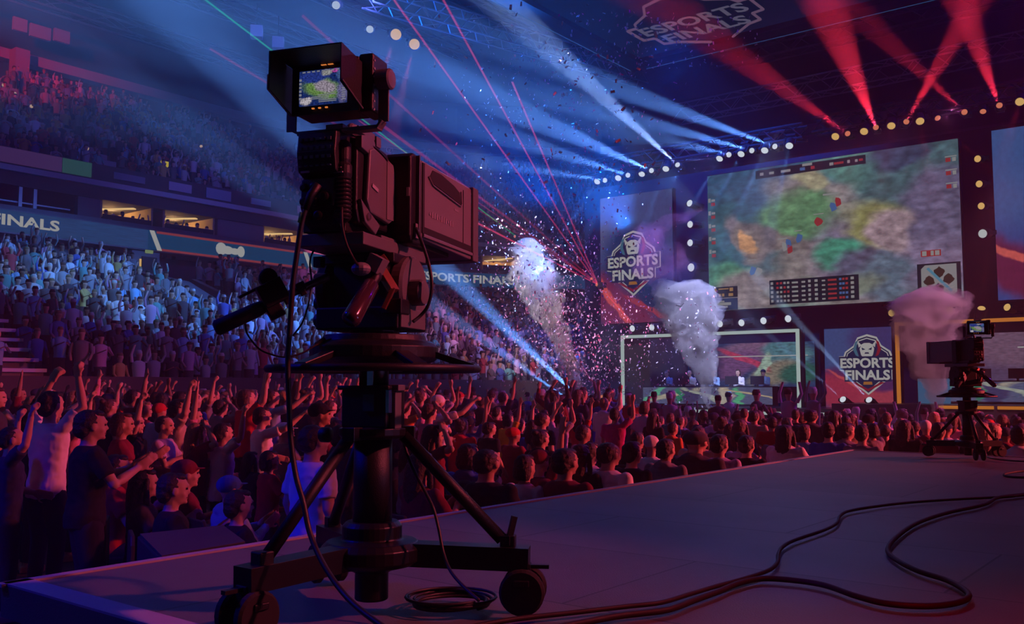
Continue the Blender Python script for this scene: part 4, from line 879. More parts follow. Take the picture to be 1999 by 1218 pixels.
SH = 1.42
POSES = {      # elbow, wrist for the right (+x) and the left arm, kind of hand, palm direction
    'stand':   ((.25, -.03, 1.16), (.27, .07, .93), (-.25, -.03, 1.16), (-.27, .07, .93), 'relax', 'relax'),
    'both_up': ((.27, .10, 1.62), (.20, .10, 1.88), (-.27, .08, 1.60), (-.16, .14, 1.85), 'fist', 'fist'),
    'right_up': ((.30, .10, 1.60), (.27, .14, 1.86), (-.25, .05, 1.17), (-.20, .24, 1.12), 'fist', 'relax'),
    'left_up': ((.25, .05, 1.17), (.20, .24, 1.12), (-.34, .08, 1.58), (-.30, .14, 1.83), 'relax', 'fist'),
    'open_up': ((.24, .05, 1.68), (.25, .08, 1.94), (-.25, .05, 1.17), (-.20, .24, 1.12), 'open', 'relax'),
    'clap':    ((.26, .12, 1.20), (.055, .33, 1.30), (-.26, .12, 1.20), (-.055, .33, 1.30), 'relax', 'relax'),
    'on_head': ((.33, .10, 1.52), (.10, .10, 1.70), (-.33, .10, 1.52), (-.10, .10, 1.70), 'relax', 'relax'),
    'reach':   ((.32, .22, 1.50), (.30, .42, 1.66), (-.25, .05, 1.17), (-.20, .24, 1.12), 'fist', 'relax'),
}
def arms(mb, P, grow=0., sleeve=None, hands=True):
    for sg, (e, w, kd) in ((1, (P[0], P[1], P[4])), (-1, (P[2], P[3], P[5]))):
        sh = Vector((.185 * sg, 0, SH + (.035 if e[2] > 1.5 else 0))); e = Vector(e); w = Vector(w)
        if e[2] > 1.5: sh.x -= .015 * sg
        if sleeve == 'short':
            q = sh.lerp(e, .72); mb.tube([sh, sh.lerp(e, .3), q], [.066, .066, .064], 14); mb.ell(sh, (.068, .066, .064), 12, 8)
        elif sleeve == 'long':
            limb(mb, sh, e, w - (w - e).normalized() * .02, .066, .055, .05, .038)
        else:
            limb(mb, sh, e, w, .050, .038, .040, .026)
            if hands:
                f = (w - e).normalized(); pl = Vector((0, 1, 0)) if e[2] > 1.45 else Vector((-sg, 0, 0))
                if P is POSES['clap']: f = Vector((-.1 * sg, .8, .6)); pl = Vector((-sg, 0, 0))
                if P is POSES['on_head']: pl = Vector((0, -.3, -1))
                hand(mb, w, f, pl, kd, -sg)
def body_mesh(P, seated, voxel=.009):
    mb = MB()
    mb.loft([(0, -.01, .90, .135, .10), (0, -.015, .98, .158, .115), (0, -.005, 1.06, .138, .10), (0, 0, 1.15, .140, .10), (0, .005, 1.27, .165, .112), (0, 0, 1.38, .17, .105), (0, -.01, 1.445, .135, .08), (0, -.01, 1.48, .07, .06)], 20)
    mb.tube([(0, -.015, 1.43), (0, -.005, 1.50), (0, .005, 1.58)], [.062, .054, .056], 14)
    head(mb, (0, .012, 1.635)); arms(mb, P)
    for s in (-1, 1):
        if seated: limb(mb, (s * .09, 0, .93), (s * .13, .42, .93), (s * .13, .46, .52), .082, .056, .056, .038); mb.box((s * .13, .53, .475), (.085, .24, .07))
        else: limb(mb, (s * .09, 0, .90), (s * .10, .03, .50), (s * .11, -.01, .08), .085, .056, .056, .038); mb.box((s * .115, .06, .04), (.085, .25, .07)); mb.ell((s * .09, 0, .90), (.085, .09, .1), 12, 8)
    me = remeshed(mb, [SKINM, EYED, LIPM], voxel, 'person')
    for p in me.polygons:
        c = p.center
        if c.y > .075 and 1.56 < c.z < 1.67:
            if abs(abs(c.x) - .032) < .012 and abs(c.z - 1.642) < .006: p.material_index = 1
            elif abs(c.x) < .024 and abs(c.z - 1.577) < .0055 and c.y > .09: p.material_index = 2
    if seated: me.transform(Matrix.Translation((0, 0, -.43)))
    return me
def shirt_mesh(P, seated, sleeve, voxel=.013):
    mb = MB(); g = .016 if sleeve == 'short' else .026
    mb.loft([(0, -.012, .86 if not seated else .90, .165 + g, .125 + g), (0, -.012, .97, .164 + g, .122 + g), (0, -.005, 1.08, .150 + g, .108 + g), (0, 0, 1.2, .158 + g, .112 + g), (0, .005, 1.3, .174 + g, .118 + g), (0, 0, 1.39, .178 + g, .108 + g), (0, -.008, 1.45, .13 + g, .08 + g), (0, -.012, 1.485, .058 + g, .05 + g)], 22)
    arms(mb, P, sleeve=sleeve)
    if sleeve == 'long': mb.loft([(0, -.05, 1.40, .07, .05), (0, -.075, 1.45, .095, .055), (0, -.06, 1.50, .085, .055), (0, -.03, 1.52, .06, .05)], 16)      # hood
    me = remeshed(mb, [CLOTH], voxel, 'shirt', 2)
    for v in me.vertices:      # folds in the cloth
        q = v.co; v.co += v.normal * (.010 * noise.noise(Vector((q.x * 7, q.y * 7, q.z * 13 + q.x * 9))) + .005 * noise.noise(Vector((q.x * 19, q.y * 19, q.z * 26))))
    if seated: me.transform(Matrix.Translation((0, 0, -.43)))
    return me
def trousers_mesh(seated):
    mb = MB(); mb.loft([(0, -.01, .84, .15, .12), (0, -.012, .93, .168, .128), (0, -.01, 1.01, .155, .115)], 18)
    for s in (-1, 1):
        if seated: limb(mb, (s * .09, 0, .93), (s * .13, .42, .93), (s * .13, .45, .56), .098, .075, .07, .06)
        else: limb(mb, (s * .09, 0, .88), (s * .105, .03, .50), (s * .11, -.01, .11), .10, .072, .068, .058)
    me = remeshed(mb, [CLOTH], .022, 'trousers', 1)
    if seated: me.transform(Matrix.Translation((0, 0, -.43)))
    return me
def hair_meshes():
    H = {}; hc = (0, -.016, 1.660)
    def sh(): m = MB(); m.ell(hc, (.0855, .100, .103), 16, 10); m.ell((0, -.050, 1.615), (.078, .066, .080), 14, 8); m.ell((0, .045, 1.725), (.06, .055, .032), 12, 6); return m
    for nm, f in (('short', None), ('bun', None), ('long', None), ('crop', None), ('bob', None)):
        m = sh() if nm != 'crop' else MB().ell((0, -.008, 1.66), (.080, .101, .100), 16, 10)
        if nm == 'crop': m.ell((0, -.035, 1.62), (.073, .07, .07), 14, 8)
        if nm == 'bun': m.ell((0, -.10, 1.72), (.045, .045, .04), 12, 8)
        if nm == 'long':
            m.loft([(0, -.06, 1.30, .055, .03), (0, -.085, 1.36, .085, .042), (0, -.085, 1.46, .098, .052), (0, -.065, 1.56, .098, .07), (0, -.03, 1.66, .092, .09)], 14)
            for s in (-1, 1): m.tube([(s * .075, .03, 1.68), (s * .088, .025, 1.60), (s * .092, .03, 1.50), (s * .085, .045, 1.40)], [.02, .026, .028, .012], 8)
        if nm == 'bob': m.loft([(0, -.04, 1.52, .08, .05), (0, -.04, 1.56, .096, .075), (0, -.03, 1.64, .094, .09)], 14)
        H[nm] = remeshed(m, [HAIRM], .008, 'hair', 1)
        for v in H[nm].vertices: v.co += v.normal * (noise.noise(v.co * 38) * .004 + noise.noise(v.co * 90) * .003)
    m = MB(); m.ell((0, -.004, 1.675), (.092, .112, .085), 18, 10); m.loft([(0, .10, 1.672, .07, .07), (0, .10, 1.682, .07, .07)], 16); H['cap'] = remeshed(m, [CLOTH], .010, 'cap', 1)
    return H
HAIR = hair_meshes(); TROU = {False: trousers_mesh(False), True: trousers_mesh(True)}
BM = {}; SM = {}
def meshes(pose, seated, sleeve, far):
    a, b = (pose, seated, far), (pose, seated, sleeve, far)
    if a not in BM: BM[a] = body_mesh(POSES[pose], seated, .0155 if far else .009)
    if b not in SM: SM[b] = shirt_mesh(POSES[pose], seated, sleeve, .022 if far else .013)
    return BM[a], SM[b]
HM = {'dark': HAIRM, 'brown': HAIRB, 'blond': HAIRL}
SKINS = [(.52, .33, .25), (.46, .28, .20), (.38, .22, .15), (.58, .38, .30), (.20, .11, .075)]
COLS = {'white': (.72, .72, .74), 'black': (.012, .012, .016), 'navy': (.02, .03, .09), 'grey': (.20, .20, .22), 'maroon': (.20, .02, .035), 'red': (.50, .03, .03), 'blue': (.03, .10, .45), 'light blue': (.22, .38, .60), 'pink': (.62, .25, .35), 'lilac': (.45, .38, .60), 'beige': (.45, .38, .28), 'orange': (.60, .18, .04), 'magenta': (.42, .03, .20), 'yellow': (.65, .42, .03), 'dark grey': (.05, .05, .06), 'teal': (.02, .25, .25)}
ordw_ = ['first','second','third','fourth','fifth','sixth','seventh','eighth','ninth','tenth','eleventh','twelfth','thirteenth','fourteenth','fifteenth','sixteenth']
PEOPLE = []; SPOTS = []
def person(loc, rz, pose='stand', seated=False, shirt='black', hair='short', hcol='dark', sleeve='short', skin=0, s=1.0, wide=1.0, label=None, desc=None, trou=(.02, .022, .03)):
    bm_, sm_ = meshes(pose, seated, sleeve, (Vector(loc) - EYE).length > 12.5)
    o = bpy.data.objects.new('person', bm_); C.objects.link(o); o.color = (*SKINS[skin], 1)
    o.location = loc; o.rotation_euler = (0, 0, rz); o.scale = (s * wide, s * wide, s)
    def ch(nm, me, col=None, m=None):
        c = bpy.data.objects.new(nm, me); C.objects.link(c); c.parent = o
        if col: c.color = (*col, 1)
        if m is not None: c.material_slots[0].link = 'OBJECT'; c.material_slots[0].material = m
        return c
    ch('shirt' if sleeve == 'short' else 'jacket', sm_, COLS[shirt] if isinstance(shirt, str) else shirt)
    ch('trousers', TROU[seated], trou)
    if hair:
        h = ch('cap' if hair == 'cap' else 'hair', HAIR[hair], COLS.get(hcol, (.02, .02, .03)) if hair == 'cap' else None, None if hair == 'cap' else HM[hcol])
        if seated: h.location.z = -.43
    o['category'] = 'person'
    PEOPLE.append([o, label, desc]); SPOTS.append((loc[0], loc[1])); return o
def hero(px, D, pose, seated, shirt, label, rz=0, top=None, **k):
    """stand on the arena floor at photo column px, horizontal depth D; top = photo row of the head top fixes the stature"""
    p = atD(px, 755, D); z = FZ
    s = k.pop('s', None)
    if s is None:
        zt = atD(px, top, D).z; s = (zt - FZ) / (1.755 if not seated else 1.325)
    return person((p.x, p.y, z), R(rz), pose, seated, shirt, s=s, label=label, **k)
H = hero
# standing fans at the near side
H(100, 8.3, 'both_up', False, 'white', 'person in a white t-shirt throwing both fists high over the head', rz=14, top=764, hair='short')
H(178, 7.0, 'clap', False, 'black', 'person in a black t-shirt clapping beside the white-shirted fan with both fists up', rz=-16, top=801, hair='short', wide=1.08)
H(25, 7.6, 'right_up', False, 'navy', 'person in a navy shirt at the picture edge with a raised fist', rz=-20, top=833, hair='crop')
H(-14, 7.9, 'right_up', False, 'maroon', 'person cut by the frame edge with only a fist and forearm showing', rz=0, top=842, hair='short')
H(62, 9.6, 'right_up', False, 'dark grey', 'person behind the two-fisted fan whose lone fist shows beside his head', rz=-17, top=802, hair='short', skin=1)
H(140, 10.2, 'right_up', False, 'pink', 'person behind the two-fisted fan with a curled fist over the black-shirted clapper', rz=-12, top=800, hair='bob', hcol='brown')
H(240, 8.9, 'clap', False, 'maroon', 'person in a dark red shirt clapping just past the black-shirted clapper', rz=-32, top=806, hair='bob', hcol='brown', skin=1)
H(262, 9.5, 'right_up', False, 'black', 'person in black thrusting a fist forward, arm slanting over the clapping fans', rz=-44, top=806, hair='short')
H(322, 9.9, 'clap', False, 'lilac', 'fan with cropped hair in a lilac shirt, between the slanting arm and the blond fan', rz=-52, top=812, hair='crop', hcol='brown')
H(385, 9.4, 'on_head', False, 'maroon', 'blond person in dark red with hands at the head', rz=-12, top=826, hair='long', hcol='blond')
H(378, 11.3, 'open_up', False, 'pink', 'dark-haired fan in pink looking sideways behind the blond person', rz=-42, top=796, hair='bob')
H(437, 9.4, 'right_up', False, 'white', 'person in a white t-shirt with one straight raised fist near the pan grip', rz=-14, top=826, hair='short')
H(512, 10.8, 'reach', False, 'white', 'person in a white t-shirt reaching forward, just behind the hanging cable', rz=-24, top=795, hair='short')
H(492, 9.2, 'clap', False, 'navy', 'long-haired person seen from behind below the reaching fan', rz=-5, top=882, hair='long')
H(528, 8.3, 'clap', False, 'red', 'person in a bright red top at the hanging cable beside the broad white back', rz=-18, top=880, hair='bob')
H(612, 6.4, 'stand', False, (.62, .64, .68), 'broad person in a pale t-shirt seen from behind between the pedestal braces', rz=-8, top=830, hair='crop', wide=1.12)
H(452, 7.3, 'clap', True, 'light blue', 'seated person in a light blue jacket before the raised-fist fan in white', rz=-12, top=928, hair='cap', hcol='blue', sleeve='long')
H(365, 7.6, 'clap', True, 'maroon', 'seated person in a red-brown cap among the clapping fans', rz=-22, top=897, hair='cap', hcol='maroon')
H(342, 6.6, 'clap', True, 'black', 'seated person in black in profile right above the dark wedge speaker', rz=-27, top=924, hair='short')
H(286, 7.3, 'clap', True, 'dark grey', 'seated long-haired person beside the profile fan above the wedge speaker', rz=-32, top=916, hair='long')
H(470, 6.5, 'clap', True, 'black', 'seated person with dark hair leaning beside the left brace of the pedestal', rz=-20, top=957, hair='short')
H(232, 7.9, 'clap', True, 'red', 'seated person in a red top behind the clapping hands', rz=-32, top=888, hair='bob')
H(668, 8.2, 'on_head', False, 'dark grey', 'person in dark grey behind the pedestal column with raised elbows', rz=-20, top=830, hair='short')
# between pedestal and smoke jet
H(800, 9.0, 'clap', False, 'grey', 'person in a grey top just past the pedestal column', rz=-25, top=860, hair='long')
H(845, 8.6, 'on_head', False, 'maroon', 'woman in dark red with crossed arms over the head past the brace', rz=-30, top=830, hair='long')
H(838, 12.0, 'on_head', False, 'pink', 'fan with both forearms folded on the head behind the far brace', rz=-10, top=788, hair='short', hcol='brown')
H(790, 14.0, 'on_head', False, 'orange', 'fan in orange with hands up just over the pedestal collar', rz=-10, top=783, hair='short')
H(822, 7.6, 'clap', True, 'maroon', 'seated woman in red behind the far pedestal brace', rz=-10, top=882, hair='long')
H(915, 8.9, 'clap', True, 'blue', 'seated person in a bright blue hoodie near the far brace', rz=5, top=866, hair='bob', sleeve='long', wide=1.1)
H(950, 8.0, 'stand', True, 'black', 'broad seated person in a black t-shirt beside the blue hoodie', rz=0, top=877, hair='crop', wide=1.3)
H(1024, 8.4, 'stand', True, 'white', 'seated person in a white t-shirt between the black and the maroon backs', rz=-8, top=888, hair='bob', wide=1.0)
H(1052, 9.1, 'open_up', True, 'maroon', 'seated person in a red cap lifting one open hand', rz=-10, top=878, hair='cap', hcol='maroon')
H(1102, 8.2, 'stand', True, 'maroon', 'broad seated person in a maroon shirt close to the deck edge', rz=-5, top=876, hair='short', wide=1.22)
H(1133, 9.2, 'stand', True, 'black', 'seated long-haired person in black next to the maroon shirt', rz=-5, top=868, hair='long', hcol='brown')
H(1152, 10.4, 'stand', True, 'lilac', 'seated person in a lilac top behind the long-haired one', rz=-10, top=864, hair='short')
H(1186, 9.2, 'stand', True, 'white', 'broad seated person in a white t-shirt with an arm over the chair back', rz=-12, top=864, hair='crop', wide=1.25)
H(1232, 9.6, 'stand', True, 'black', 'seated person in black touching shoulders with the broad white t-shirt', rz=-10, top=862, hair='short', wide=1.05)
H(1270, 11.4, 'stand', True, 'white', 'seated person in a pale cap two rows behind the grey hoodie', rz=-8, top=850, hair='cap', hcol='white')
H(1298, 10.2, 'stand', True, 'grey', 'seated person in a grey hoodie over the nearer pale tabletop', rz=-6, top=857, hair='short', sleeve='long', wide=1.1)
H(1243, 12.2, 'stand', True, 'black', 'seated person in black behind the pale cap', rz=-6, top=843, hair='short')
H(1312, 13.4, 'stand', False, 'orange', 'standing person with an orange jacket and black strap, shorter than the rest', rz=-20, top=824, hair='crop', sleeve='long')
H(1356, 10.6, 'stand', True, 'dark grey', 'very broad seated person in a dark hooded coat before the pale tabletop', rz=-5, top=842, hair='cap', hcol='dark grey', sleeve='long', wide=1.45)
H(1402, 10.9, 'stand', True, 'lilac', 'seated person in a pale lilac t-shirt past the dark hooded coat', rz=-6, top=848, hair='short', wide=1.15)
H(1455, 11.2, 'stand', True, 'black', 'seated person in black nearest the second pale tabletop', rz=-4, top=850, hair='short', wide=1.1)
# standing further back
H(992, 14.6, 'open_up', False, 'yellow', 'standing fan in a bright yellow top waving a bare arm', rz=-10, top=808, hair='bob', sleeve='short')
H(955, 13.0, 'stand', False, 'black', 'broad standing back in black before the waving yellow top', rz=-15, top=824, hair='short', wide=1.2)
H(1058, 13.2, 'stand', False, 'black', 'standing person in a black top with a very broad back before the smoke jet', rz=-18, top=806, hair='short', wide=1.25)
H(1092, 14.5, 'both_up', False, 'lilac', 'standing fan in a lilac top with both hands up under the smoke jet', rz=-5, top=806, hair='crop', hcol='brown')
H(970, 17.0, 'left_up', False, 'maroon', 'standing fan with a round raised fist behind the yellow top', rz=0, top=794, hair='short')
H(1130, 15.5, 'open_up', False, 'red', 'standing fan raising a thin red-lit arm at the foot of the smoke jet', rz=0, top=806, hair='long')
H(1062, 17.5, 'open_up', False, 'pink', 'standing fan with a slim straight arm up, behind the broad black back', rz=0, top=800, hair='bob')
H(1200, 14.2, 'right_up', False, 'magenta', 'standing fan in a magenta shirt punching one fist up, alone against the stage', rz=8, top=796, hair='short')
H(1232, 18.5, 'stand', False, 'navy', 'standing person in navy right of the magenta fan before the white-lit booth', rz=0, top=794, hair='short')
H(1258, 15.8, 'stand', False, 'lilac', 'tall standing person watching from before the booth post', rz=0, top=783, hair='bob', hcol='brown')
H(1275, 14.6, 'stand', False, 'black', 'standing person with very long dark hair before the booth', rz=-15, top=804, hair='long')
H(1308, 17.5, 'stand', False, 'teal', 'standing person in teal behind the long dark hair', rz=0, top=806, hair='bob', hcol='brown')
H(1452, 16.5, 'stand', False, 'lilac', 'tall standing person in lilac at the step lights', rz=0, top=797, hair='crop', hcol='brown')
H(1471, 15.6, 'stand', False, 'beige', 'tall standing person in a beige shirt beside the lilac one', rz=0, top=802, hair='short', wide=1.15)
H(1506, 14.6, 'reach', False, 'red', 'standing person in a red shirt with one elbow out', rz=25, top=814, hair='short', wide=1.2)
H(1552, 16.2, 'stand', False, 'black', 'slim standing person in black next to the red shirt', rz=0, top=799, hair='short', wide=.9)
H(1582, 14.6, 'stand', False, 'dark grey', 'heavy standing person in a baggy grey jacket, tallest near the deck corner', rz=0, top=800, hair='short', sleeve='long', wide=1.45)
H(1627, 15.2, 'stand', False, 'black', 'standing person in black with long black hair beside the baggy grey jacket', rz=-10, top=801, hair='long', wide=1.1)
H(1650, 13.6, 'stand', True, 'grey', 'seated person in a grey hoodie leaning towards the deck corner', rz=-25, top=826, hair='short', sleeve='long', wide=1.2)
H(1700, 14.8, 'reach', True, 'grey', 'seated person stretching a bare arm down beyond the deck corner', rz=60, top=826, hair='bob')
# fill the rows: people facing the stage
rr = random.Random(4242)
cand = []
cols_seat = ['black', 'navy', 'grey', 'maroon', 'white', 'dark grey', 'lilac', 'blue', 'black', 'maroon', 'pink', 'light blue', 'beige', 'black', 'red']
yv = 3.1
while yv < 23.6:
    x = -4.75 - rr.random() * .2 if yv < 12.2 else -.5
    while x > -26:
        X_, Y_ = x + rr.uniform(-.08, .08), yv + rr.uniform(-.12, .12)
        px, py, f = proj((X_, Y_, .3))
        if -60 < px < 2060 and f > 7.6 and all((X_ - a) ** 2 + (Y_ - b) ** 2 > .27 for a, b in SPOTS) and not (X_ > -4.1 and Y_ < 12.4) and rr.random() < .86:
            # leave the sight lines to the hand-placed people open
            ok = True
            for (o, lb, ds) in PEOPLE:
                hx, hy, hf = proj((o.location.x, o.location.y, .4))
                if hf > f - .2 and abs(hx - px) < 26 * 9 / f: ok = False; break
            cand.append((f, X_, Y_, px, ok))
        x -= .60
    yv += .98
cand.sort()
FILL = []
for f, X_, Y_, px, ok in cand:
    if len(PEOPLE) >= 296: FILL.append((X_, Y_, px)); continue
    stand = (px < 1500 and 1) and ((px < 900 and rr.random() < .8) or (900 <= px < 1250 and f > 12.5 and rr.random() < .62) or (px >= 1250 and rr.random() < .04))
    if not ok:
        if f < 12: continue
        stand = False
    if not ok and px < 900 and f > 12: stand = rr.random() < .5
    pose = rr.choice(['both_up', 'right_up', 'left_up', 'clap', 'on_head', 'open_up', 'right_up', 'reach', 'stand', 'clap'] if stand else ['stand', 'stand', 'stand', 'clap', 'clap', 'clap' if px > 1250 else 'open_up', 'stand' if px > 1250 else 'reach'])
    col = rr.choice(cols_seat); hr = rr.choice(['short', 'short', 'crop', 'long', 'bob', 'bun', 'cap', 'long', 'short']); hc = rr.choice(['dark', 'dark', 'brown', 'brown', 'blond']) if hr != 'cap' else rr.choice(['navy', 'red', 'black', 'white'])
    sl = 'long' if rr.random() < .25 else 'short'
    person((X_, Y_, FZ), R(rr.gauss(-8, 16)), pose, not stand, col, hr, hc, sl, rr.choice([0, 0, 1, 2, 3, 4]), s=rr.uniform(.93, 1.05), wide=rr.uniform(.95, 1.15), desc=(stand, pose, col, hr, hc, sl, px))
# five players at the desk and two stage hands
for i in range(5):
    x = -15.6 - .14 * 6.9 + (-.30 + .14 * i + .14) * 6.93 - .0
    o = person((-15.515 + (-.30 + .14 * i) * 6.93 + .0, 31.95, .05), PI, 'clap', True, 'white' if i % 2 else 'light blue', ['short', 'crop', 'short', 'bob', 'cap'][i], 'dark' if i != 4 else 'navy', 'long', [0, 3, 1, 0, 3][i], s=1.0, label='player in a pale jersey at the booth desk, %s of five from the crest banner' % ordw_[4 - i])
# chairs under the nearest seated people
ch0 = None; kidsC = {}; nch = 0
def make_chair(loc, rz, lab):
    global ch0
    if ch0 is None:
        E = empty('padded_chair', (0, 0, 0), 0)
        MB().box((0, -.02, .45), (.46, .44, .05)).build('seat', CHAIRM, E, bevel=.015)
        MB().prism([(-.21, .50), (.21, .50), (.22, .62), (.20, .80), (.15, .86), (-.15, .86), (-.20, .80), (-.22, .62)], -.27, -.24, 'y').build('backrest', CHAIRM, E, bevel=.008)
        for sx in (-1, 1):
            for a, b in (((sx * .20, .18, .44), (sx * .22, .20, 0)), ((sx * .20, -.25, .60), (sx * .22, -.24, 0))): MB().tube([a, b], .012, 8).build('leg', BLKM, E)
        ch0 = E; kidsC['m'] = list(E.children)
    if not ch0.get('label'): r = ch0
    else:
        r = ch0.copy(); C.objects.link(r)
        for k_ in kidsC['m']: c_ = k_.copy(); C.objects.link(c_); c_.parent = r
    r.location = loc; r.rotation_euler = (0, 0, rz); tag(r, lab, 'chair', 'black chairs of the seated spectators'); return r
for o, lb, ds in PEOPLE:
    if lb and o.location.z < -1 and any(o.data == BM.get((p_, True, f_)) for p_ in POSES for f_ in (False, True)):
        make_chair((o.location.x, o.location.y, FZ), o.rotation_euler.z, ('black chair holding the ' + ' '.join(w_ for w_ in lb.replace('seated ', '').split()))[:400])
        # keep chair labels within sixteen words
for o in bpy.data.objects:
    if o.name.startswith('padded_chair') and o.get('label') and len(o['label'].split()) > 16: o['label'] = ' '.join(o['label'].replace('black chair holding the person', 'chair of the person').split()[:16])
# labels of the fill-in people: look, then order among those that share it
ZN = [(0, 420, 'near the pan grip'), (420, 700, 'behind the pedestal cable'), (700, 900, 'past the pedestal column'), (900, 1200, 'below the smoke jet'), (1200, 1500, 'before the white-lit booth'), (1500, 1800, 'below the low crest banner'), (1800, 2200, 'behind the far camera')]
PT = {'both_up': 'both fists up', 'right_up': 'one fist up', 'left_up': 'one fist up', 'open_up': 'an open hand up', 'clap': 'hands joined', 'on_head': 'hands on head', 'reach': 'an arm out', 'stand': 'arms down'}
grp = {}
for rec in PEOPLE:
    o, lb, ds = rec
    if lb: o['label'] = lb; o['group'] = 'players at the desk' if lb.startswith('player') else 'spectators on the arena floor'; continue
    st, pose, col, hr, hc, sl, px = ds
    z = next((t for a, b, t in ZN if a <= px < b), ZN[0][2] if px < 0 else ZN[-1][2])
    key = ('standing' if st else 'seated') + ' fan in ' + col + ', ' + PT[pose] + ', ' + z
    grp.setdefault(key, []).append((px, o, hr, hc))
HT = {'short': 'short {} hair', 'crop': 'cropped {} hair', 'long': 'long {} hair', 'bob': 'bobbed {} hair', 'bun': '{} hair bun', 'cap': '{} cap'}
seen = {}
for key, L_ in grp.items():
    by = {}
    for px, o, hr, hc in L_: by.setdefault((hr, hc), []).append((px, o))
    for (hr, hc), M_ in by.items():
        M_.sort(key=lambda t: t[0])
        for i, (px, o) in enumerate(M_):
            a, rest = key.split(' fan in '); col, pz, zz = rest.split(', ')
            lab = '%s %s fan, %s, %s, %s' % (a, col, HT[hr].format(hc), pz, zz)
            if len(M_) > 1: lab = '%s, %s' % (('leftmost', 'second rightwards', 'third rightwards', 'fourth rightwards')[min(i, 3)], lab)
            o['label'] = lab; o['group'] = 'spectators on the arena floor'
# the uncountable crowd: distant stands and the rows hidden behind
def simple_person(mb, p, rz, col, skin, hair, arm, seated, s, rnd, cl):
    c_, s_ = math.cos(rz), math.sin(rz)
    def T(x, y, z): return (p[0] + (x * c_ - y * s_) * s, p[1] + (x * s_ + y * c_) * s, p[2] + z * s)
    dz = -.43 if seated else 0; n = 6
    def ring(z, rx, ry, y=0, x=0): return [T(x + rx * math.cos(2 * PI * j / n), y + ry * math.sin(2 * PI * j / n), z + dz) for j in range(n)]
    def stack(R_, k):
        vs = [q for r_ in R_ for q in r_]; m_ = len(R_)
        mb.add(vs, [(i * n + j, i * n + (j + 1) % n, (i + 1) * n + (j + 1) % n, (i + 1) * n + j) for i in range(m_ - 1) for j in range(n)] + [tuple(range((m_ - 1) * n, m_ * n))], 0); cl.extend([k] * (m_ * n))
    stack([ring(.1 if not seated else .55, .13, .10), ring(.92, .165, .12)], (.02, .02, .03))
    stack([ring(.88, .17, .125), ring(1.0, .16, .12), ring(1.3, .20, .13), ring(1.42, .19, .10), ring(1.47, .07, .06)], col)
    stack([ring(1.46, .05, .05), ring(1.53, .055, .07), ring(1.60, .075, .095, .01), ring(1.66, .08, .10)], skin)
    stack([ring(1.61, .078, .09, -.025), ring(1.69, .088, .105, -.01), ring(1.75, .06, .07, -.01)], hair)
    for sg in (-1, 1):
        up = arm == 2 or (arm == 1 and sg == 1)
        if up: A = [Vector((sg * .2, 0, 1.42)), Vector((sg * .27, .08, 1.62)), Vector((sg * .2, .12, 1.88))]
        elif arm == 3: A = [Vector((sg * .2, 0, 1.38)), Vector((sg * .25, .14, 1.18)), Vector((sg * .04, .34, 1.30))]
        else: A = [Vector((sg * .2, 0, 1.38)), Vector((sg * .25, .04, 1.15)), Vector((sg * .2, .2, .98))]
        vs = []
        for q, r_ in zip(A, (.055, .042, .032)):
            for j in range(4): vs.append(T(q.x + r_ * math.cos(PI / 2 * j), q.y + r_ * math.sin(PI / 2 * j) * (.3 if up else 1), q.z + dz + r_ * math.sin(PI / 2 * j) * (0 if up else .6)))
        mb.add(vs, [(i * 4 + j, i * 4 + (j + 1) % 4, (i + 1) * 4 + (j + 1) % 4, (i + 1) * 4 + j) for i in range(2) for j in range(4)] + [(8, 9, 10, 11)], 0); cl.extend([col] * 8 + [skin] * 4)
rr = random.Random(99); mb = MB(); cl = []
def rand_person(p, rz, mode):
    c = rr.random(); q = rr.random() ** 2
    col = (.03 + .75 * q, .03 + .75 * q, .04 + .78 * q) if c < .62 else [(.5, .05, .06), (.06, .12, .4), (.2, .4, .6), (.5, .35, .1), (.5, .3, .45), (.1, .3, .28)][rr.randrange(6)]
    sk = SKINS[rr.randrange(5)]; hr = rr.choice([(.015, .01, .01), (.015, .01, .01), (.05, .025, .015), (.2, .14, .07), (.5, .5, .52)])
    simple_person(mb, p, rz, col, sk, hr, rr.choice([0, 3, 3, 2, 1, 0, 3]), mode, rr.uniform(.92, 1.06), rr, cl)
for (X_, Y_, px) in FILL: rand_person((X_, Y_, FZ), R(rr.gauss(-8, 18)), rr.random() < (.3 if px < 1250 else .8))
def bowl_crowd(d0, d1, z0, z1, N, v0, v1, skip, dens, sp=.56):
    for k in range(1 if d0 < 30 else 0, N):
        d = d0 + (d1 - d0) * (k + .45) / N; z = z0 + (z1 - z0) * k / N; t = v0
        while t < v1:
            t += sp * rr.uniform(.82, 1.1)
            if rr.random() > dens or skip(k, t): continue
            s = ('s', t) if t <= 38 else ('a', (t - 38) * 5.2)
            if s[0] == 'a' and s[1] > 88: continue
            x, y = bowl_pt(s, d); px, py, f = proj((x, y, z + 1))
            if not -30 < px < 1200: continue
            face = -PI / 2 - (R(s[1]) if s[0] == 'a' else 0)
            rand_person((x, y, z), face - .15 + rr.gauss(.15, .25), rr.random() < .45)
bowl_crowd(LD0, LD1, LZ0, LZ1, NL, 4, 46.5, lambda k, t: abs(t - 10.8) < .75 or abs(t - 31.5 + .0 * k) < .45 or (20.3 < t < 24 and k > 9), .95, .52)
bowl_crowd(UD0, UD1, UZ0, UZ1, NU, 10, 50, lambda k, t: abs(t - 22.4) < .7 or abs(t - 32.6) < .6, .72, .58)
for a, b in suites:
    t = a + .2
    while t < b - .1: rand_person((-39.75, t, 7.25), -PI / 2, True); t += rr.uniform(.28, .6)
t = 11
while t < 38: 
    if rr.random() < .7: rand_person((-38.9, t, 6.5 if t > 20 else 6.6), -PI / 2, True)
    t += rr.uniform(.4, .8)
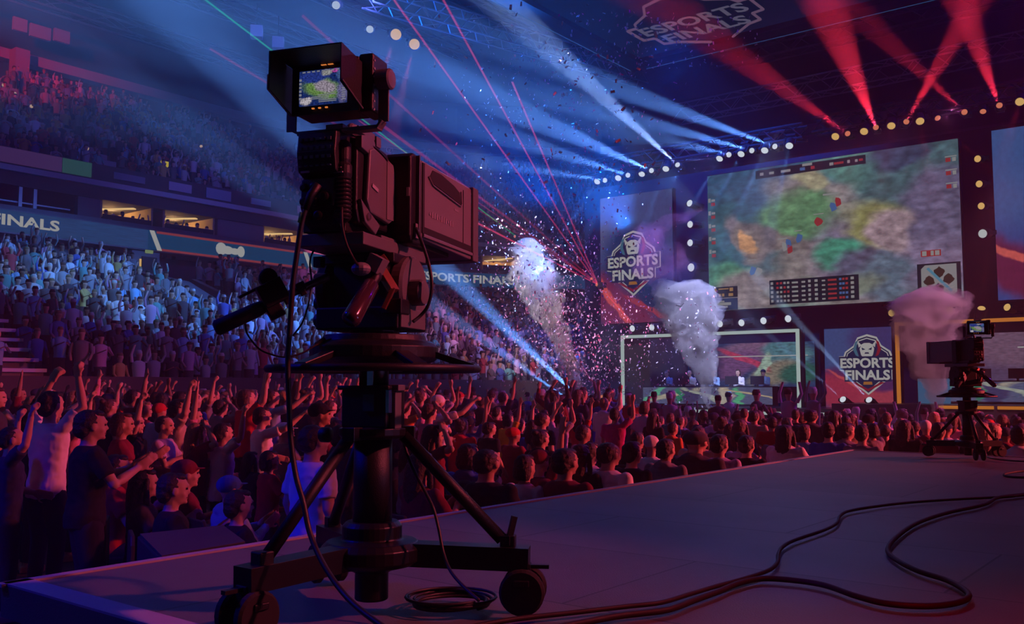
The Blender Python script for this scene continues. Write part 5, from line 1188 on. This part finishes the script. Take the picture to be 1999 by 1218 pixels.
m, n, o_ = nt('crowd_colours'); b = n.nodes.new('ShaderNodeBsdfPrincipled'); a = n.nodes.new('ShaderNodeAttribute'); a.attribute_name = 'Col'; b.inputs['Roughness'].default_value = .85
n.links.new(a.outputs['Color'], b.inputs['Base Color']); n.links.new(b.outputs[0], o_.inputs[0])
me = bpy.data.meshes.new('crowd'); me.from_pydata(mb.v, [], mb.f); me.materials.append(m)
at = me.color_attributes.new('Col', 'FLOAT_COLOR', 'POINT'); fl = []
for c in cl: fl += [c[0], c[1], c[2], 1]
at.data.foreach_set('color', fl)
me.polygons.foreach_set('use_smooth', [True] * len(me.polygons))
crowd = bpy.data.objects.new('crowd', me); C.objects.link(crowd)
tag(crowd, 'dense crowd filling the stands, suites and the farther floor rows', 'crowd', kind='stuff')
print('PEOPLE', len(PEOPLE), 'FILL', len(FILL), 'crowd verts', len(mb.v))
# ------------------------------------------------------------------ lamps and their beams in the haze
BLUE = (.05, .26, 1.0); WHITE_B = (.13, .36, 1.0); RED = (1.0, .03, .07); PINK = (1.0, .16, .30); VIO = (.45, .25, 1.0); DEEPB = (.02, .04, 1.0)
_lm = {}
def lampmesh(kind):
    if 'head' not in _lm:
        _lm['head'] = MB().lathe([(.07, .30), (.11, .27), (.125, .05), (.12, .0), (.10, -.01)], n=20).mesh('head', [STAGEB], True)
        _lm['yoke'] = MB().box((-.15, 0, .16), (.03, .09, .34)).box((.15, 0, .16), (.03, .09, .34)).box((0, 0, .34), (.33, .12, .05)).box((0, 0, .42), (.24, .20, .12)).mesh('yoke', [STAGEB])
    if kind not in _lm:
        m = {'cool': L_COOL, 'warm': L_WARM, 'red': L_RED, 'white': emis('lamp_white', (.75, .85, .85), .62)}[kind]
        _lm[kind] = MB().lathe([(.02, -.012), (.098, -.012), (.10, -.02), (.085, -.045), (.02, -.055)], n=20).mesh('lens', [m], True)
    return _lm[kind]
LAMPS = []
def spot(name, loc, d, power, col, ang, blend=.5, size=.05):
    l = bpy.data.lights.new(name, 'SPOT'); o = bpy.data.objects.new(name, l); C.objects.link(o); o.location = loc
    o.rotation_euler = Vector(d).to_track_quat('-Z', 'Y').to_euler(); l.energy = power; l.color = col; l.spot_size = R(ang); l.spot_blend = blend; l.shadow_soft_size = size; return o
def fixture(p, tgt, kind, col, power, ang, lab=None, s=1.0, blend=.6, group=None):
    p, tgt = Vector(p), Vector(tgt); d = (tgt - p).normalized()
    E = bpy.data.objects.new('moving_head_light', None); C.objects.link(E); E.location = p; E.rotation_euler = d.to_track_quat('-Z', 'Y').to_euler(); s *= 1.2; E.scale = (s, s, s); E.empty_display_size = .1
    lens = lampmesh(kind)
    for nm, me in (('head', _lm['head']), ('yoke', _lm['yoke']), ('lens', lens)):
        o = bpy.data.objects.new(nm, me); C.objects.link(o); o.parent = E
    if power: spot('beam_source', p + d * .09 * s, d, power, col, ang, blend, .03)
    E['category'] = 'stage light'; LAMPS.append((E, lab, group)); return E
BP = 8.0
TL = 31.0
# blue-white lamps hanging over the left of the stage: short beams fanning down
for i, (px, py, tx, ty, pw) in enumerate(((1166, 354, 1105, 450, 15), (1207, 347, 1165, 420, 13), (1253, 339, 1205, 440, 12), (1300, 329, 1262, 430, 12), (1405, 309, 1340, 420, 14), (1447, 300, 1395, 400, 14), (1493, 293, 1450, 390, 14), (1541, 284, 1522, 370, 14))):
    p = atY(px, py, TL); fixture(p, atY(tx, ty, TL - 2.0), 'cool', WHITE_B, pw * 800 * BP, 6, ('blue over banner', i), group='blue-white stage lamps', s=1.05)
# long blue beams thrown out over the crowd
for i, (px, py, tx, ty, ty_v, pw, an, cl) in enumerate(((1323, 322, 1015, 40, 20, 200, 5.2, (.30, .50, 1.0)), (1272, 333, 880, 160, 16, 260, 4.2, WHITE_B), (1226, 342, 880, 232, 16, 200, 3.2, WHITE_B), (1181, 352, 760, 288, 15, 150, 3.0, WHITE_B), (1423, 302, 1180, 245, 18, 100, 3.2, WHITE_B), (1468, 294, 1060, 185, 18, 190, 3.8, WHITE_B), (1513, 286, 1040, 112, 18, 230, 4.2, WHITE_B))):
    p = atY(px, py, TL + .15); fixture(p, atY(tx, ty, ty_v), 'cool', cl, pw * 1000 * BP, an, ('blue beam', i), group='blue-white beam lamps', s=.8)
# upright row of lamps left of the main screen
for i, (px, py) in enumerate(((1347, 397), (1348, 438), (1348, 474), (1350, 522), (1350, 560), (1358, 585))):
    p = atY(px, py, 32.6); fixture(p, p + Vector((-2, -8, 1.6 if i == 0 else -.4)), 'cool', WHITE_B, 9000 if i == 0 else 0, 3, ('left column', i), group='lamps on the upright beside the main screen', s=1.1 if i != 3 else 1.3)
# upright row right of the main screen
for i, (px, py) in enumerate(((1909, 310), (1912, 359), (1916, 402), (1919, 456))):
    p = atY(px, py, 32.6); fixture(p, p + Vector((-2, -8, -1)), 'warm' if i < 3 else 'white', RED, 0, 6, ('right column', i), group='lamps on the upright between screen and blue banner', s=1.15 if i == 3 else .9)
# red row over the right of the stage
for i, (px, py, tx, ty) in enumerate(((1631, 266, 1590, 330), (1687, 256, 1655, 340), (1740, 245, 1725, 340), (1796, 236, 1812, 330), (1991, 198, 1970, 270))):
    p = atY(px, py, TL + .1); fixture(p, atY(tx, ty, TL - 2.0), 'warm', RED, 9500, 9, ('red down', i), group='warm lamps over the main screen', s=1.05)
for i, (px, py, tx, ty, tv, pw, an) in enumerate(((1655, 261, 1350, 45, 20, 60, 5.5), (1710, 249, 1608, 0, 21, 90, 6.5), (1769, 238, 1895, 20, 24, 60, 5.5), (1883, 219, 1690, 40, 22, 36, 4.5), (1951, 206, 1860, -40, 22, 60, 6.), (1830, 230, 1900, 300, 30, 10, 2.2), (1919, 217, 1917, 300, 30, 3, 2.2))):
    p = atY(px, py, TL + .25); fixture(p, atY(tx, ty, tv), 'red', RED, pw * 1000 * BP, an, ('red beam', i), group='red beam lamps', s=.75)
# low row between screen and booths
for i, (px, py) in enumerate(((1235, 641), (1273, 639), (1406, 632), (1448, 630), (1491, 626), (1539, 622))):
    p = atY(px, py, 30.8); fixture(p, p + Vector((-1.5, -8, -1.2)), 'cool', WHITE_B, 0, 6, ('low cool', i), group='cool lamps along the header over the white-lit booth', s=1.0)
for i, (px, py) in enumerate(((1741, 611), (1855, 606), (1916, 603), (1967, 600))):
    p = atY(px, py, 30.8); kind = 'warm'
    t = {2: atY(1940, 400, 29), 3: atY(1870, 565, 29)}.get(i, p + Vector((-2, -8, -1)))
    fixture(p, t, kind, (1, .05, .03), (0, 0, 22000, 9000)[i], 4.5, ('low warm', i), group='orange lamps over the orange-lit booth', s=.9)
# floor lamps on the stage
FL = [((1697, 781), (1440, 500), 24, (.40, .60, 1.0), 60, 3.4, 'cool'), ((1646, 780), (1440, 600), 25, (.34, .52, 1.0), 24, 3.2, 'cool'), ((1138, 783), (800, 460), 19, WHITE_B, 420, 4.2, 'cool'), ((1104, 776), (800, 562), 19, WHITE_B, 190, 3.2, 'cool'), ((1175, 776), (1120, 690), 27, RED, 14, 4., 'red')]
for i, ((px, py), (tx, ty), tv, cl, pw, an, kd) in enumerate(FL):
    p = atY(px, py, 29.9 if i < 2 else 29.6); E = fixture(p, atY(tx, ty, tv), kd, cl, pw * 1000 * BP, an, ('floor', i), group='beam lamps standing low at the stage', s=.85)
    if i >= 2:
        st = MB().box((p.x, p.y + .0, (p.z + FZ) / 2 - .15), (.35, .35, p.z - FZ - .3)).build('lamp_stand', STAGEB); tag(st, ('black plinth under the white-blue floor lamp at the smoke jet', 'black plinth under the second white-blue floor lamp', 'black plinth under the red floor lamp')[i - 2], 'plinth')
# lamps under the slanting truss
for i, (px, py, kd, cl, pw, tx, ty) in enumerate(((722, 57, 'white', (.5, .7, .9), 9, 724, 160), (773, 67, 'warm', PINK, 34, 735, 180), (809, 86, 'warm', PINK, 38, 775, 220), (656, 10, 'white', (.6, .7, 1), 0, 640, 60))):
    p = atZ(px, py, 15.6); t_ = atD(tx, ty, 40 + i)
    if pw: spot('beam_source', p + (t_ - p).normalized() * .5, t_ - p, pw * 1000, cl, 13, .6)
    fixture(p, atD(tx, ty, 25 + i), kd, cl, 0, 13, ('truss', i), group='lamps under the slanting truss', s=(1.25, 1.9, 1.9, 1.3)[i])
for i, (px, py) in enumerate(((501, 63), (543, 85))):
    p = atZ(px, py, 17); E = empty('hung_speaker', p, R(50), ('first' if i == 0 else 'second') + ' small pale box hanging from the roof in the blue haze, from the green laser', 'speaker')
    MB().box((0, 0, 0), (.55, .5, .55)).build('cabinet', mat('speaker_pale%d' % i, (.5, .5, .6), .6), E, bevel=.03); MB().box((0, 0, .8), (.04, .04, 1.1)).build('hanger', STAGEB, E)
ordw = ['first', 'second', 'third', 'fourth', 'fifth', 'sixth', 'seventh', 'eighth']
BO = {0: 'casting the brightest pale shaft', 1: 'casting the shaft next to the brightest', 2: 'third from the far end', 3: 'at the far end', 4: 'nearest the brightest, inner group', 5: 'middle of the inner group', 6: 'innermost with a broad shaft'}
RO = {0: 'shaft leaning to the hung crest', 1: 'broadest upright shaft', 2: 'shaft crossing another to an X', 3: 'thin shaft crossing the X', 4: 'shaft near the frame top', 5: 'thin shaft falling to the upright', 6: 'faint straight downward shaft'}
TXT = {'blue over banner': 'blue-white truss lamp aimed down, {} of eight from the far end', 'blue beam': 'blue-white beam lamp on the truss, {}',
       'left column': 'round white lamp left of the main screen, {} of six from the top', 'right column': 'lamp on the upright beside the blue banner, {} of four downwards',
       'red down': 'warm lamp with short red shaft above the screen, {} of five rightwards', 'red beam': 'small red-shaft lamp, {}',
       'low cool': 'round cool lamp above the white-lit booth, {} of six from the far end', 'low warm': 'orange lamp above the orange-lit booth, {} of four from the crest banner',
       'floor': '', 'truss': ''}
FLT = ['floor lamp with the strongest blue shaft, standing before the low crest banner', 'floor lamp with the thinner blue shaft, at the low crest banner edge', 'floor lamp sending a white-blue shaft past the confetti smoke jet', 'floor lamp among raised hands sending the lower thin blue shaft', 'floor lamp with a red shaft beside the confetti smoke jet']
TRT = ['white lamp under the slanting truss with a pale downward shaft', 'glowing pink-shaft lamp under the slanting truss, the one nearer the white lamp', 'glowing pink-shaft lamp under the slanting truss, the one farther from the white lamp', 'tilted white lamp at the top edge above the white truss lamp']
for E, lab, g in LAMPS:
    k_, i = lab
    E['label'] = FLT[i] if k_ == 'floor' else TRT[i] if k_ == 'truss' else TXT[k_].format(BO[i] if k_ == 'blue beam' else RO[i] if k_ == 'red beam' else ordw[i]); E['group'] = g

# lasers: beams are glowing tubes imitating light scattered in the haze
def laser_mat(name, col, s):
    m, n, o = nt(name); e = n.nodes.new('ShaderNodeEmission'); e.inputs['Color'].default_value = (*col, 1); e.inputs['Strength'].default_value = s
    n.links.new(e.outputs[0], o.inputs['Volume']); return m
LR = laser_mat('laser_red_glow', (1.0, .06, .18), 5.0); LR2 = laser_mat('laser_red_faint_glow', (1.0, .05, .16), 1.6); LG = laser_mat('laser_green_glow', (.02, 1.0, .35), 5.0)
lp = atY(1170, 556, 31)
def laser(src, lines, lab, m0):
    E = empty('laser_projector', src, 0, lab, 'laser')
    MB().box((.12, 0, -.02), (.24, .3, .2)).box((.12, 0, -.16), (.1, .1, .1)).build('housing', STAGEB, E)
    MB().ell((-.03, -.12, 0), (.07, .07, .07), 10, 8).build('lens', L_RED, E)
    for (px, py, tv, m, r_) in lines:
        e_ = atY(px, py, tv); MB().tube([Vector((-.02, -.05, 0)), e_ - Vector(src)], [r_ * .7, r_], 8).build('laser_beam_glow_tube', m, E)
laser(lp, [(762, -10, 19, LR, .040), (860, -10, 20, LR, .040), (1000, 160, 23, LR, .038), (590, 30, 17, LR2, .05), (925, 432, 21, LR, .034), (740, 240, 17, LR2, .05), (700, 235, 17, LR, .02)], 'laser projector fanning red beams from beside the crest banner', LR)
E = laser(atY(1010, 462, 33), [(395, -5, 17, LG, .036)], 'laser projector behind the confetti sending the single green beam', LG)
# red laser pattern crossing the crest banner
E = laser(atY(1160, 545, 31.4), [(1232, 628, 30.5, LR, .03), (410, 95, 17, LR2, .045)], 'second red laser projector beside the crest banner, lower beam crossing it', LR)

# ------------------------------------------------------------------ haze, smoke, confetti
m, n, o_ = nt('arena_haze'); v = n.nodes.new('ShaderNodeVolumeScatter'); v.inputs['Density'].default_value = .0032; v.inputs['Color'].default_value = (.85, .9, 1, 1); v.inputs['Anisotropy'].default_value = .0
n.links.new(v.outputs[0], o_.inputs['Volume'])
hz = MB().box((-10, 22, 11.4), (96, 90, 24.8)).build('haze', m); tag(hz, 'thin haze hanging in the whole arena and showing the light shafts', 'haze', kind='stuff')

def smoke(path, radii, name, dens, nscale, lab, seed, col=(.95, .95, 1)):
    m, n, o = nt(name + str(seed)); N = n.nodes.new; L = n.links.new
    tc = N('ShaderNodeTexCoord'); mp = N('ShaderNodeMapping'); mp.inputs['Location'].default_value = (seed * 3.1, seed, 0); L(tc.outputs['Object'], mp.inputs[0])
    ns = N('ShaderNodeTexNoise'); ns.inputs['Scale'].default_value = nscale; ns.inputs['Detail'].default_value = 4; ns.inputs['Roughness'].default_value = .62; L(mp.outputs[0], ns.inputs['Vector'])
    mr = N('ShaderNodeMapRange'); mr.inputs[1].default_value = .32; mr.inputs[2].default_value = .60; mr.inputs[3].default_value = 0; mr.inputs[4].default_value = dens; L(ns.outputs['Fac'], mr.inputs[0])
    vs = N('ShaderNodeVolumeScatter'); vs.inputs['Color'].default_value = (*col, 1); L(mr.outputs[0], vs.inputs['Density']); L(vs.outputs[0], o.inputs['Volume'])
    P = curve_pts(path, 14); n_ = len(P); k = 44; mb = MB()
    base = Vector(path[0]); vsx = []; off = Vector((seed * 5.3, seed * 2.1, 0))
    for i, p in enumerate(P):
        t = i / (n_ - 1) * (len(radii) - 1); a = int(min(t, len(radii) - 2)); rad = radii[a] + (radii[a + 1] - radii[a]) * (t - a)
        if i == n_ - 1: rad *= .25
        for j in range(k):
            g = 2 * PI * j / k; d = Vector((math.cos(g), math.sin(g), 0)); q = p - base + d * rad
            amp = min(rad, .9); nn = .42 * noise.noise(q * .9 / max(.5, rad) + off) + .30 * noise.noise(q * 2.1 + off) + .20 * noise.noise(q * 4.3 + off) + .12 * noise.noise(q * 9 + off)
            vsx.append(q + d * amp * nn * 1.15 + Vector((0, 0, amp * .5 * noise.noise(q * 1.7 - off))))
    fs = [(i * k + j, i * k + (j + 1) % k, (i + 1) * k + (j + 1) % k, (i + 1) * k + j) for i in range(n_ - 1) for j in range(k)] + [tuple(range(k - 1, -1, -1)), tuple(range((n_ - 1) * k, n_ * k))]
    mb.add(vsx, fs); o = mb.build('smoke_jet', m, None, smooth=True, loc=base)
    tag(o, lab, 'smoke'); return o
smoke([atY(1383, 797, 29.3), atY(1376, 740, 29.3), atY(1357, 680, 29.2), atY(1345, 620, 29.1), atY(1335, 575, 29.0), atY(1322, 552, 29)], [.05, .35, .62, .95, 1.05, .5], 'smoke', 3.6, 1.9, 'white smoke jet rising in front of the white-lit booth', 1)
smoke([atY(1335, 590, 30.6), atY(1300, 540, 30.6), atY(1285, 490, 30.6), atY(1275, 450, 30.6), atY(1315, 425, 30.6), atY(1360, 410, 30.6)], [.6, .9, .8, .7, .55, .2], 'smoke_cloud', .35, .8, 'loose smoke cloud drifting beside the crest banner over the white jet', 2)
smoke([atY(1832, 828, 28.2), atY(1828, 770, 28.2), atY(1818, 710, 28.1), atY(1812, 640, 28.0), atY(1812, 590, 28.0), atY(1812, 562, 28)], [.05, .28, .62, .95, 1.05, .45], 'smoke', 3.2, 1.9, 'pink smoke jet beside the smaller camera and the orange-lit booth', 3)
smoke([atY(1141, 790, 28.6), atY(1122, 730, 28.4), atY(1095, 665, 28.2), atY(1060, 590, 28), atY(1048, 545, 28), atY(1035, 500, 28), atY(1030, 465, 28)], [.04, .22, .42, .68, .80, .75, .25], 'smoke', 2.6, 1.5, 'bright smoke jet full of confetti behind the raised hands', 4)

CONF = mat('confetti_paper', (.85, .82, .9), .6)
CONFP = mat('confetti_pink', (.85, .25, .4), .6)
rr = random.Random(77); mb = MB()
def flake(p, s, k):
    e = Euler((rr.uniform(0, 6), rr.uniform(0, 6), rr.uniform(0, 6))).to_matrix(); a, b = e @ Vector((s, 0, 0)), e @ Vector((0, s * .5, 0)); c_ = (e @ Vector((0, 0, s * .12)))
    mb.add([p - a - b, p + a - b + c_, p + a + b, p - a + b + c_], [(0, 1, 2, 3)], k)
for i in range(2600):      # dense column round the bright jet
    t = rr.random(); px = 1130 - 90 * t + rr.gauss(0, 34 + 55 * t); py = 780 - 330 * t + rr.gauss(0, 30); flake(atY(px, py, rr.uniform(25, 30)), rr.uniform(.02, .045), 1 if rr.random() < .3 else 0)
for i in range(1800):      # wide fall between the jet and the banner
    px = rr.gauss(1080, 95); py = rr.uniform(90, 780); flake(atY(px, py, rr.uniform(17, 30)), rr.uniform(.018, .045), 1 if rr.random() < .22 else 0)
for i in range(700):
    px = rr.uniform(1170, 1400); py = rr.uniform(560, 800); flake(atY(px, py, rr.uniform(26, 30)), rr.uniform(.018, .04), 1 if rr.random() < .2 else 0)
for i in range(160):
    flake(atZ(rr.uniform(1110, 1480), rr.uniform(20, 135), 13.7), rr.uniform(.03, .07), 0)
for i in range(120):
    px = rr.uniform(820, 1300); py = rr.uniform(0, 360); flake(atY(px, py, rr.uniform(12, 20)), rr.uniform(.02, .05), 0)
tag(mb.build('confetti', [CONF, CONFP]), 'cloud of white and pink paper confetti falling over the crowd before the stage', 'confetti', kind='stuff')

# ------------------------------------------------------------------ added wash lights: unseen spots without lamp bodies
w = bpy.data.worlds.new('world'); SC.world = w; w.use_nodes = True; w.node_tree.nodes['Background'].inputs[0].default_value = (.1, .15, 1, 1); w.node_tree.nodes['Background'].inputs[1].default_value = .0
WP = .3
def wash(src, tgt, power, col, ang, size=.4, blend=.8): return spot('unseen_wash_light', src, Vector(tgt) - Vector(src), power * WP, col, ang, blend, size)
wash((13, 26, 5.0), (-10, 10, -1.0), 150000, (1, .09, .11), 36)            # red over the floor crowd
wash((-1, 28, 5), (-13, 15, -1), 9000, (.8, .16, .42), 60)
wash((-15, 31, 9), (-31, 20, 2.5), 100000, (.07, .28, 1), 44)            # blue on the near lower stand
wash((-18, 12, 15), (-33, 17, 2), 42000, (.16, .42, 1), 30)
wash((-6, 30, 9), (-33, 31, 3), 80000, (.85, .20, .50), 22)            # pink on the farther lower stand
wash((-19, 31.5, 7), (-17, 14, 14.5), 230000, (.0, .16, 1), 66)              # added blue light colouring the air before the stage
wash((-27, 38, 10), (-28, 16, 15), 150000, (.0, .12, 1), 60)
wash((-15, 27, 13), (-16, 36, 5), 36000, (.0, .10, 1), 90)
wash((-22, 28, 17), (-22, 36, 4), 36000, (.0, .12, 1), 60)
wash((2, 30, 14), (-4, 26, 12), 42000, (.08, .0, .5), 100)  # added violet-blue tint in the air right of the stage
wash((-26, -4, 18), (-52, 13, 20), 260000, (1, .0, .008), 40)             # added red tint on the corner of the upper stand
wash((-25, 24, 16), (-48, 27, 13), 11000, (.10, .14, .9), 56)           # dim violet-blue over the upper stand
wash((3.2, 5.5, 5), (-2.5, 2.6, 1.4), 10500, (1, .11, .17), 34, .15)      # red from the side on the near camera
wash((1.2, .6, 4.5), (.3, 2.2, 0), 4600, (1, .0, .004), 44, .3)         # added red tint on the deck
wash((3, 14, 8), (-1.0, 9, 0), 1500, (1, .05, .07), 46, .3)
wash((-8, 20, 9), (-3.0, 6.0, 0), 2200, (.30, .25, .9), 36, .3)           # violet-blue on the deck
wash((-9, -5, 7), (-6.8, 1.2, -.4), 11000, (.0, .0, 1), 36, .3)           # added deep blue tint behind the near corner
wash((-7, -1, 5), (-4.2, 1.8, -.2), 3600, (.0, .0, 1), 54, .3)  # added deep blue tint over the deck corner
wash((1.5, 3.8, .5), (-2.2, 2.5, 1.3), 260, (.42, .25, .75), 40, .2)  # added weak violet fill on the near camera
wash((-3, -3, 6), (-2.5, 2.6, .8), 60, (.2, .25, 1), 50, .3)
wash((-20, 23, 9), (-20.9, 28, 4.5), 20000, (.95, .88, 1), 38, .3)        # added white light on the confetti
wash((-12, 24, 2.0), (-20.5, 28.2, 3.0), 11000, (1, .40, .6), 40, .3)
wash((-10, 25, 8.0), (-14.4, 29, 3.0), 42000, (.55, .58, 1), 34, .3)       # added light on the smoke before the booth
wash((-4, 24, 6), (-6.7, 28, 1.5), 9500, (1, .32, .5), 42, .3)           # added pink light on the smoke by the orange booth
wash((-26, 18, 18), (-15, 33, 14), 3000, (.2, .3, .9), 70)               # hung box
